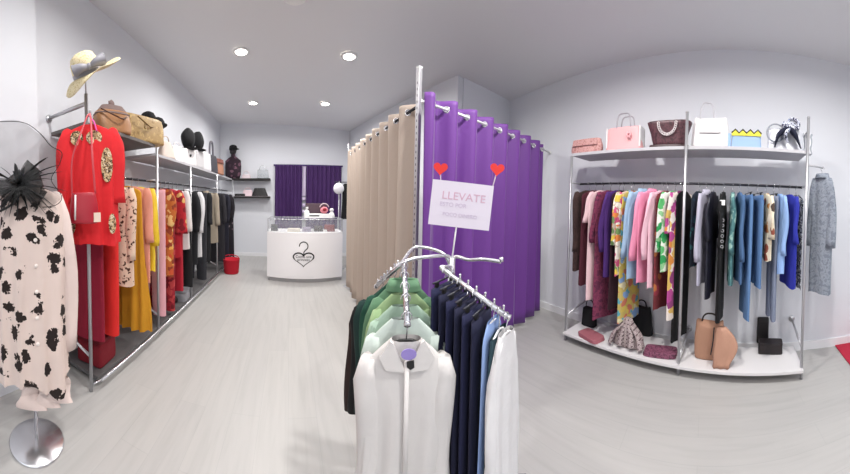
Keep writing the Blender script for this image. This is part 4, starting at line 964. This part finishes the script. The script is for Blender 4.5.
# ================================================================== COUNTER
CW, CD = 1.36, .6
cc0 = Vector((4.98 * sin(phi(305)), 4.98 * cos(phi(305)), 0)); crot = .03 - phi(305)
cx_ = Vector((cos(crot), sin(crot), 0)); cy_ = Vector((-sin(crot), cos(crot), 0))
def cpos(u, v, z): return cc0 + cx_ * u + cy_ * v + Vector((0, 0, z))
def bow(u): return -.26 - .13 * (1 - (u / (CW / 2)) ** 2)
NB = 20
def plan(s=0): 
    pts = [(-CW / 2 + s + (CW - 2 * s) * k / NB, bow(-CW / 2 + (CW) * k / NB) + s) for k in range(NB + 1)]
    return pts + [(CW / 2 - s, .3 - s), (-CW / 2 + s, .3 - s)]
t = thing('shop_counter', 'white bow-fronted shop counter with glass display top', 'counter', cc0, crot)
def cslab(mb, s, z0, z1):
    pp = plan(s); n = len(pp); mb.add([cpos(u, v, z0) for u, v in pp] + [cpos(u, v, z1) for u, v in pp], [tuple(reversed(range(n))), tuple(range(n, 2 * n))] + [(i, (i + 1) % n, n + (i + 1) % n, n + i) for i in range(n)], False)
m = MB(); cslab(m, .03, 0, .07); m.build('plinth', plain('plinth_grey', '#a9a8aa', .5), t)
m = MB(); cslab(m, 0, .07, .88); m.build('cabinet', plain('counter_white', '#f1eff1', .35), t)
GLS = glass('display_glass', alpha=.14)
fz0, fz1 = .885, 1.1
for k in range(NB):
    pass
m = MB(); pp = [(u, v) for u, v in plan(.012)[:NB + 1]]
m.add([cpos(u, v, fz0) for u, v in pp] + [cpos(u, v, fz1) for u, v in pp], [(i, i + 1, NB + 2 + i, NB + 1 + i) for i in range(NB)]); m.build('front_pane', GLS, t, solid=.005)
for sx in (-1, 1):
    m = MB(); m.box(cpos(sx * (CW / 2 - .012), .02, (fz0 + fz1) / 2), (.006, .54, fz1 - fz0), crot); m.build('side_pane', GLS, t)
m = MB(); pp = plan(.006); n = len(pp); m.add([cpos(u, v, fz1) for u, v in pp] + [cpos(u, v, fz1 + .008) for u, v in pp], [tuple(reversed(range(n))), tuple(range(n, 2 * n))] + [(i, (i + 1) % n, n + (i + 1) % n, n + i) for i in range(n)], False); m.build('top_pane', GLS, t)
m = MB(); m.tube([cpos(u, v, fz1 + .012) for u, v in plan(.006)], .007, 6, closed=True); m.build('top_frame', STEEL, t)
m = MB()
for u, v in ((-CW / 2 + .012, -.25), (CW / 2 - .012, -.25), (-CW / 2 + .012, .285), (CW / 2 - .012, .285)):
    m = MB(); m.box(cpos(u, v, (fz0 + fz1) / 2), (.016, .016, fz1 - fz0), crot); m.build('corner_post', STEEL, t)
# logo: hanger hook on a heart
def lf(u, z, w=0): return cpos(u, bow(u) - .004 - w, z)
LGU = (303 - 304.5) / FP * 4.6; lz = zat(303, 259, 4.6)
m = MB(); hs = .0108
heart = [(16 * sin(a) ** 3, 13 * cos(a) - 5 * cos(2 * a) - 2 * cos(3 * a) - cos(4 * a)) for a in [2 * PI * k / 60 for k in range(60)]]
rad = [.012 if y > 0 else .006 for x, y in heart]
m.tube([lf(LGU + x * hs * 1.03, lz + y * hs * .78) for x, y in heart] + [lf(LGU + heart[0][0] * hs, lz + heart[0][1] * hs * .78)], rad + [rad[0]], 8, flat=.3)
hook = [lf(LGU + .075 * cos(a) - .0, lz + .045 + .175 + .075 * sin(a)) for a in [math.radians(185 - 250 * k / 20) for k in range(21)]] + [lf(LGU + .005, lz + .115), lf(LGU, lz + .06)]
m.tube(hook, .009, 8, flat=.35)
LOGO = plain('logo_black', '#151515', .5)
m.build('heart_hanger_logo', LOGO, t)
for txt, dz, sz in (('Como una', .035, .062), ('princesa', -.018, .062)):
    text_mesh(txt, sz, 'logo_lettering', LOGO, t, lambda u, v, w, dz=dz: lf(LGU + u * 1.05, lz + dz + v, w), .003)
# inside the display
GI = 'small goods inside the glass counter'
TZ = .882
def citem(name, label, cat, u, v, w, d_, h, mat, z=TZ, rot=0, group=None, p=.3):
    c = cpos(u, v, z); t = thing(name, label, cat, c, crot + rot, group); bag_mb(c, crot + rot, w, w * .92, d_, d_ * .9, h, p).build('body', mat, t); return t
citem('jewellery_box', 'small dark jewellery stand at the left inside the glass counter', 'jewellery stand', -.56, -.12, .13, .1, .12, plain('dark_velvet', '#37343a', .9), p=.5)
citem('purse', 'cream purse in the middle of the glass counter', 'purse', -.2, -.2, .24, .12, .06, plain('cream_purse', '#d9d2c6', .6))
citem('purse', 'lilac grey purse beside the cream purse in the counter', 'purse', .03, -.18, .16, .12, .08, plain('lilac_purse', '#8d8398', .6))
citem('purse', 'dark brown purse right of the lilac purse in the counter', 'purse', .25, -.14, .17, .12, .1, plain('brown_purse', '#3a2b2e', .6))
citem('purse', 'dark red purse at the right inside the glass counter', 'purse', .45, -.14, .2, .14, .12, plain('red_purse', '#7c1f2b', .6))
citem('jewellery_box', 'white small box between the brown and red purses', 'box', .36, -.25, .07, .06, .04, WHITEP)
# on the counter
CT = fz1 + .021
t = thing('spray_bottle', 'white spray bottle on the counter top', 'bottle', cpos(.03, -.1, CT)); c = cpos(.03, -.1, CT)
m = MB(); m.lathe([(0, 0), (.046, 0), (.05, .01), (.05, .11), (.04, .135), (.018, .155), (.018, .17), (0, .17)], c, 24, cap=False); m.build('bottle_body', WHITEP, t)
m = MB(); m.box(c + Vector((0.005, -.01, .19)), (.035, .06, .035), .2); m.build('spray_head', WHITEP, t)
t = thing('till_screen', 'dark brown screen panel standing on the counter', 'screen', cpos(.22, .12, CT), crot); c = cpos(.22, .12, CT)
m = MB(); m.box(c + Vector((0, 0, .15)), (.4, .025, .24), crot); m.build('screen_panel', plain('screen_brown', '#54404a', .4), t, bevel=.004)
m = MB(); m.box(c + Vector((0, 0, .015)), (.16, .14, .026), crot); m.build('foot', BLACKP, t)
t = citem('tray', 'white oblong tray with dark slot on the counter', 'tray', .27, -.06, .46, .16, .08, WHITEP, CT, p=.2); m = MB(); m.box(cpos(.17, -.139, CT + .045), (.18, .004, .02), crot); m.build('dark_slot', BLACKP, t)
t = thing('gift_bag', 'pink and red round decorated gift bag on the counter tray', 'gift bag', cpos(.36, -.06, CT + .084)); c = cpos(.36, -.06, CT + .084)
m = MB(); m.blob(c + Vector((0, 0, .065)), (.075, .06, .062), 12); m.build('bag_body', plain('gift_pink', '#d9808c', .6), t)
m = MB(); m.tube(arc(c + Vector((0, -.0, .1)), .085, .2, PI - .2, 16, cx_, Vector((0, 0, 1))), .01, 8); m.build('handle', plain('gift_handle', '#c9b9c0', .5), t)
m = MB(); m.blob(c + Vector((.0, -.055, .075)), (.035, .02, .032), 8); m.build('red_flower', plain('gift_red', '#8d1b2a', .7), t)
t = thing('figurine', 'small white ornament at the right of the counter tray', 'ornament', cpos(.5, -.05, CT)); c = cpos(.5, -.05, CT)
m = MB(); m.lathe([(0, 0), (.05, 0), (.06, .04), (.045, .09), (.02, .12), (0, .12)], c, 20, cap=False); m.build('body', WHITEP, t)
m = MB(); m.blob(c + Vector((0, 0, .15)), (.04, .035, .035), 10); m.build('head', WHITEP, t)
# coat stand by the counter with white hat and black coat
c = Vector((5.6 * sin(phi(339)), 5.6 * cos(phi(339)), 0)); t = thing('coat_stand', 'slim grey coat stand right of the counter', 'coat stand', c)
m = MB(); m.tube([c, c + Vector((0, 0, 1.86))], .014, 12); m.build('pole', STEEL, t)
m = MB(); m.lathe([(0, 0), (.14, 0), (.14, .012), (.03, .025), (0, .025)], c, 24, cap=False); m.build('base', STEEL, t)
m = MB(); m.tube([c + Vector((-.1, 0, 1.84)), c + Vector((.2, -.02, 1.84))], .009, 8); m.build('cross_arm', DARKMETAL, t)
m = MB(); m.blob(c + Vector((-.035, -.13, 1.7)), (.11, .09, .115), 14, 2, .05); h = m.build('hat', plain('white_fur', '#e8e6ea', .95, bump=(60, .5, .02))); tag(h, 'white round fluffy hat hanging on the coat stand', 'hat')
g = thing('jacket', 'black narrow jacket hanging on the coat stand', 'jacket', c + Vector((.14, -.02, 1.84)), .3)
b = body_mb(.75, .075, .09, .05, .03, 2, .015, 3, .05); [b.v.__setitem__(i, b.v[i] + Vector((0, 0, -.03))) for i in range(len(b.v))]; b.build('jacket_body', BLACK, g, local=True)
s = sleeve_mb(1, .085, .05, .5, .035, .03, .03, .02, 3); s.build('sleeve', BLACK, g, local=True)

# ================================================================== FRONT RACK
A0 = pt(405, 262, 1.25); AF = pt(410, 325, .95); AB = pt(378, 287, 1.5)
B0 = pt(443, 268, 1.18); BF = pt(512, 318, 1.02)
PO = Vector((.80, 1.13, 0)); ZT = 1.165
t = thing('four_way_rack', 'chrome four-way garment rack standing in the foreground', 'clothes rack', PO)
m = MB(); m.tube([PO, PO + Vector((0, 0, ZT))], .019, 16); m.build('post', CHROME, t)
m = MB(); m.tube([PO + Vector((-.3, -.3, .015)), PO + Vector((.3, .3, .015))], .014, 10); m.tube([PO + Vector((-.3, .3, .015)), PO + Vector((.3, -.3, .015))], .014, 10); m.build('floor_cross', CHROME, t)
zc = Vector((0, 0, 1))
m = MB(); m.tube(smoothpath([PO + zc * (ZT - .04), PO + zc * (ZT + .01) + Vector((-.03, .0, 0)), A0 + Vector((.08, 0, .012)), A0 + Vector((.02, 0, .004)), A0], 8), .0095, 10); m.build('arm', CHROME, t)
m = MB(); m.tube(smoothpath([PO + zc * (ZT - .06), PO + zc * (ZT + .02) + Vector((-.04, .03, 0)), A0 + Vector((.14, .14, .04)), A0 + Vector((.03, .06, -.005)), A0 + Vector((0, .01, -.01))], 8), .0095, 10); m.build('arm', CHROME, t)
e3 = pt(503, 262, 1.3)
m = MB(); m.tube(smoothpath([PO + zc * (ZT - .1), PO + zc * (ZT + .0) + Vector((.01, -.01, 0)), pt(470, 260, 1.35), pt(485, 259.5, 1.32), e3], 8), .0095, 10); m.tube([e3, e3 + Vector((.0, -.0, .022))], .011, 8); m.build('arm', CHROME, t)
m = MB(); m.tube([PO + zc * (ZT - .05), B0], .011, 10); m.build('arm', CHROME, t)
for a, b in ((A0, AF), (A0, AB), (B0, BF)):
    m = MB(); m.tube([a, b], .0115, 12); m.tube([b, b + (b - a).normalized() * .008], .0135, 12); 
    for k in range(1, 8):
        q = a.lerp(b, k / 8 + .06); m.tube([q + zc * .008, q + zc * .03], .004, 6); m.blob(q + zc * .03, (.0055, .0055, .0055), 5)
    m.build('sloping_arm', CHROME, t)
GF = 'garments on the front rack'
def onarm(a, b, f): return a.lerp(b, f)
AY = -.36
shirts = [  # arm, fraction, name, label, material, length, options
 (A0, AF, .90, 'shirt', 'white collared shirt at the front of the front rack', fabric('shirt_white', '#cfcbc9'), .66, dict(nf=4, wsh=.165, t=.036, short='frontmost white shirt')),
 (A0, AF, .64, 'blouse', 'mint white blouse right behind the frontmost white shirt', fabric('mint_white', '#c6d2cb'), .68, dict(wsh=.158, t=.018, short='mint white blouse')),
 (A0, AF, .45, 'blouse', 'pale mint green blouse in the middle of the green garments', fabric('pale_mint', '#a0b8a6'), .68, dict(wsh=.156, t=.018, short='pale mint blouse')),
 (A0, AF, .26, 'blouse', 'light lime green blouse before the sage green shirt', fabric('lime', '#93ad80'), .68, dict(wsh=.155, t=.018, short='light lime blouse')),
 (A0, AF, .07, 'shirt', 'sage green shirt with mid green collar', fabric('sage', '#5f8466'), .70, dict(collar=True, wsh=.155, t=.018, short='sage green shirt')),
 (A0, AB, .14, 'blouse', 'dark bottle green blouse behind the sage shirt', fabric('bottle', '#1e4a3a'), .70, dict(wsh=.155, t=.018, short='bottle green blouse')),
 (A0, AB, .36, 'cardigan', 'dark teal cardigan near the back of the left arms', fabric('dark_teal', '#17332f'), .72, dict(wsh=.165, t=.02, short='dark teal cardigan')),
 (A0, AB, .60, 'jacket', 'black long jacket whose sleeve shows left of the greens', fabric('jet_f', '#121214'), .56, dict(wsh=.165, t=.022, short='black long jacket')),
 (A0, AB, .84, 'jacket', 'dark brown jacket, rearmost on the left arms', fabric('dk_brown', '#2e1f1c'), .5, dict(wsh=.16, t=.022, short='dark brown jacket')),
]
for a, b, f, nm, lab, mt, L, kw in shirts:
    g = garment(nm, lab, nm, onarm(a, b, f), AY, L, mt, 'top', GF, sleeve=.56, drop=.085, railr=.0115, slope=.11, sw=(.055, .042), out=.014, amp=.012 if 'collared' in lab else .005, **kw)
    if 'collared' in lab: WSH = g
# tags on the front shirt
m = MB(); m.prism([(.045 * cos(2 * PI * k / 24), .02 * sin(2 * PI * k / 24)) for k in range(24)], lambda u, v, w: Vector((u * .62 + .005, -.054 - w, -.115 + v)), .003); tag(m.build('size_label', plain('lilac_label', '#8f7fc0', .6), WSH, local=True), 'lilac oval label')
m = MB(); m.prism([(-.014, .012), (.012, .016), (.014, -.01), (0, -.018), (-.013, -.008)], lambda u, v, w: Vector((u + .012, -.056 - w, -.152 + v)), .003); tag(m.build('brand_label', BLACKP, WSH, local=True), 'small black printed label')
m = MB(); m.tube([(0.0, -.052, -.14), (0.0, -.058, -.68)], .009, 8, flat=.25); m.build('button_placket', fabric('shirt_white', '#cfcbc9'), WSH, local=True)
for sd in (-1, 1):
    m = MB(); m.prism(([(sd * .004, -.185), (sd * .05, -.083), (sd * .062, -.075), (sd * .1, -.135), (sd * .075, -.178)])[::sd], lambda u, v, w: Vector((u, -.034 - (v + .185) * -.05 - w, v)), .016); m.build('lapel', fabric('shirt_white', '#cfcbc9'), WSH, local=True)
NVM = fabric('navy', '#171a3c'); NVM2 = fabric('navy2', '#131531')
BY = .42
for k in range(6):
    f = .06 + .118 * k
    garment('trousers', ['navy trousers farthest back on the right sloping arm', 'navy trousers second from the back on the right sloping arm', 'navy trousers third from the back on the right sloping arm', 'navy trousers third from the front of the navy row', 'navy trousers second from the front of the navy row', 'navy trousers frontmost of the navy row, behind the light blue shirt'][k], 'trousers', onarm(B0, BF, f), BY + .03 * sin(k * 3), .86, NVM if k % 2 == 0 else NVM2, 'trousers', GF, wsh=.1, t=.0125, drop=.062, railr=.0115, amp=.006, short='navy trousers ' + ['at the back', 'second from the back', 'third from the back', 'third from the front', 'second from the front', 'at the front of the navy row'][k])
garment('shirt', 'light cornflower blue shirt in front of the navy trousers', 'shirt', onarm(B0, BF, .80), BY, .82, fabric('cornflower', '#8ea8d8'), 'top', GF, wsh=.095, whem=.1, t=.0125, drop=.05, railr=.0115, amp=.006, short='light cornflower shirt', hang=WHITEP)
garment('skirt', 'dark teal skirt between the light blue shirt and the white blouse', 'skirt', onarm(B0, BF, .88), BY, .6, fabric('teal_skirt', '#274049'), 'skirt', GF, wsh=.085, whem=.1, t=.014, drop=.08, railr=.0115, amp=.004, short='dark teal skirt', hang=WHITEP)
garment('blouse', 'white loose blouse with sleeve, frontmost on the right sloping arm', 'blouse', onarm(B0, BF, .975), BY - .1, .8, fabric('white_blouse', '#d9d7d8'), 'top', GF, wsh=.085, whem=.16, t=.022, them=.035, drop=.06, railr=.0115, amp=.01, sleeve=.6, sw=(.03, .05), out=.04, short='frontmost white blouse', hang=WHITEP)
# ---- paper sign with hearts
scn = pt(461, 205, 1.36); srot = -phi(461)
sxv = Vector((cos(srot), sin(srot), 0)); tilt = -.085
su = sxv * cos(tilt) + zc * sin(tilt); sv = zc * cos(tilt) - sxv * sin(tilt); sn = Vector((sin(srot), -cos(srot), 0))
t = thing('paper_sign', 'white paper sign with pink lettering and two red hearts above the front rack', 'sign', PO + zc * ZT)
SW, SH = .315, .232
def sf(u, v, w=0): return scn + su * u + sv * v + sn * w
m = MB(); m.prism([(-SW / 2, -SH / 2), (SW / 2, -SH / 2), (SW / 2, SH / 2), (-SW / 2, SH / 2)], lambda u, v, w: sf(u, v, w), .004); m.build('sheet', plain('sign_paper', '#dcd5e2', .7), t)
PINK = plain('sign_pink', '#d3adc2', .7); PALE = plain('sign_pale', '#cdbfd4', .7)
text_mesh('LLEVATE', .056, 'sign_lettering', PINK, t, lambda u, v, w: sf(u * 1.05 + .01, v + .04, w + .0045))
text_mesh('ESTO POR', .03, 'sign_lettering', PALE, t, lambda u, v, w: sf(u - .04, v - .005, w + .0045))
text_mesh('POCO DINERO', .026, 'sign_lettering', PALE, t, lambda u, v, w: sf(u, v - .055, w + .0045))
m = MB(); m.tube([PO + zc * (ZT - .02), sf(-.01, -SH / 2 + .03, -.006)], .004, 8); m.build('stem', WHITEP, t)
RH = plain('heart_red', '#e0322c', .6)
for hx, hy in ((-.125, .175), (.165, .205)):
    m = MB(); k_ = .0017
    m.prism([(hx + x * k_ * (1.35), hy + y * k_ * 1.35) for x, y in heart], lambda u, v, w: sf(u, v, w - .004), .007); h = m.build('heart', RH, t, bevel=.001)
    m = MB(); m.tube([sf(hx - .0, hy - .015, -.006), sf(hx * .9, SH / 2 - .03, -.006)], .003, 6); m.build('heart_stick', plain('stick_white', '#cfc3cc', .6), h)

# ================================================================== LIGHT, WORLD, CAMERA
w = bpy.data.worlds.new('daylight'); scene.world = w; w.use_nodes = True
bg = w.node_tree.nodes['Background']; bg.inputs[0].default_value = (.9, .95, 1, 1); bg.inputs[1].default_value = 1.75
fx = bpy.data.lights.new('window_portal', 'AREA'); fx.shape = 'RECTANGLE'; fx.size = FR - LW - .6; fx.size_y = 2.5; fx.cycles.is_portal = True
fo = bpy.data.objects.new('window_portal', fx); fo.location = ((LW + FR) / 2, FW - .09, 1.55); fo.rotation_euler = (-PI / 2, 0, 0) ; COL.objects.link(fo)
fo.rotation_euler = (PI / 2, 0, 0)
m = MB(); m.box((.3, FW - 3.2, -.1), (14, 6.0, .1)); tag(m.build('pavement', plain('pavement_grey', '#9a9895', .9)), kind='structure')

cam = bpy.data.cameras.new('camera'); co = bpy.data.objects.new('camera', cam); COL.objects.link(co); scene.camera = co
cam.type = 'PANO'; cam.panorama_type = 'CENTRAL_CYLINDRICAL'
cam.central_cylindrical_range_u_min = -425 / FP; cam.central_cylindrical_range_u_max = 425 / FP
cam.central_cylindrical_range_v_min = -(474 - H0) / FP; cam.central_cylindrical_range_v_max = H0 / FP
cam.central_cylindrical_radius = 1.0
cam.clip_start = .02
U = Vector((-TB, -TA, 1)).normalized(); fw = Vector((sin(phi(425)), cos(phi(425)), 0)); fw = (fw - U * fw.dot(U)).normalized(); rt = fw.cross(U)
co.matrix_world = Matrix(((rt.x, U.x, -fw.x, 0), (rt.y, U.y, -fw.y, 0), (rt.z, U.z, -fw.z, CZ), (0, 0, 0, 1)))
vs_ = scene.view_settings; vs_.view_transform = 'Standard'; vs_.look = 'None'; vs_.exposure = -0.14; vs_.gamma = 1; vs_.use_curve_mapping = False
scene.display_settings.display_device = 'sRGB'
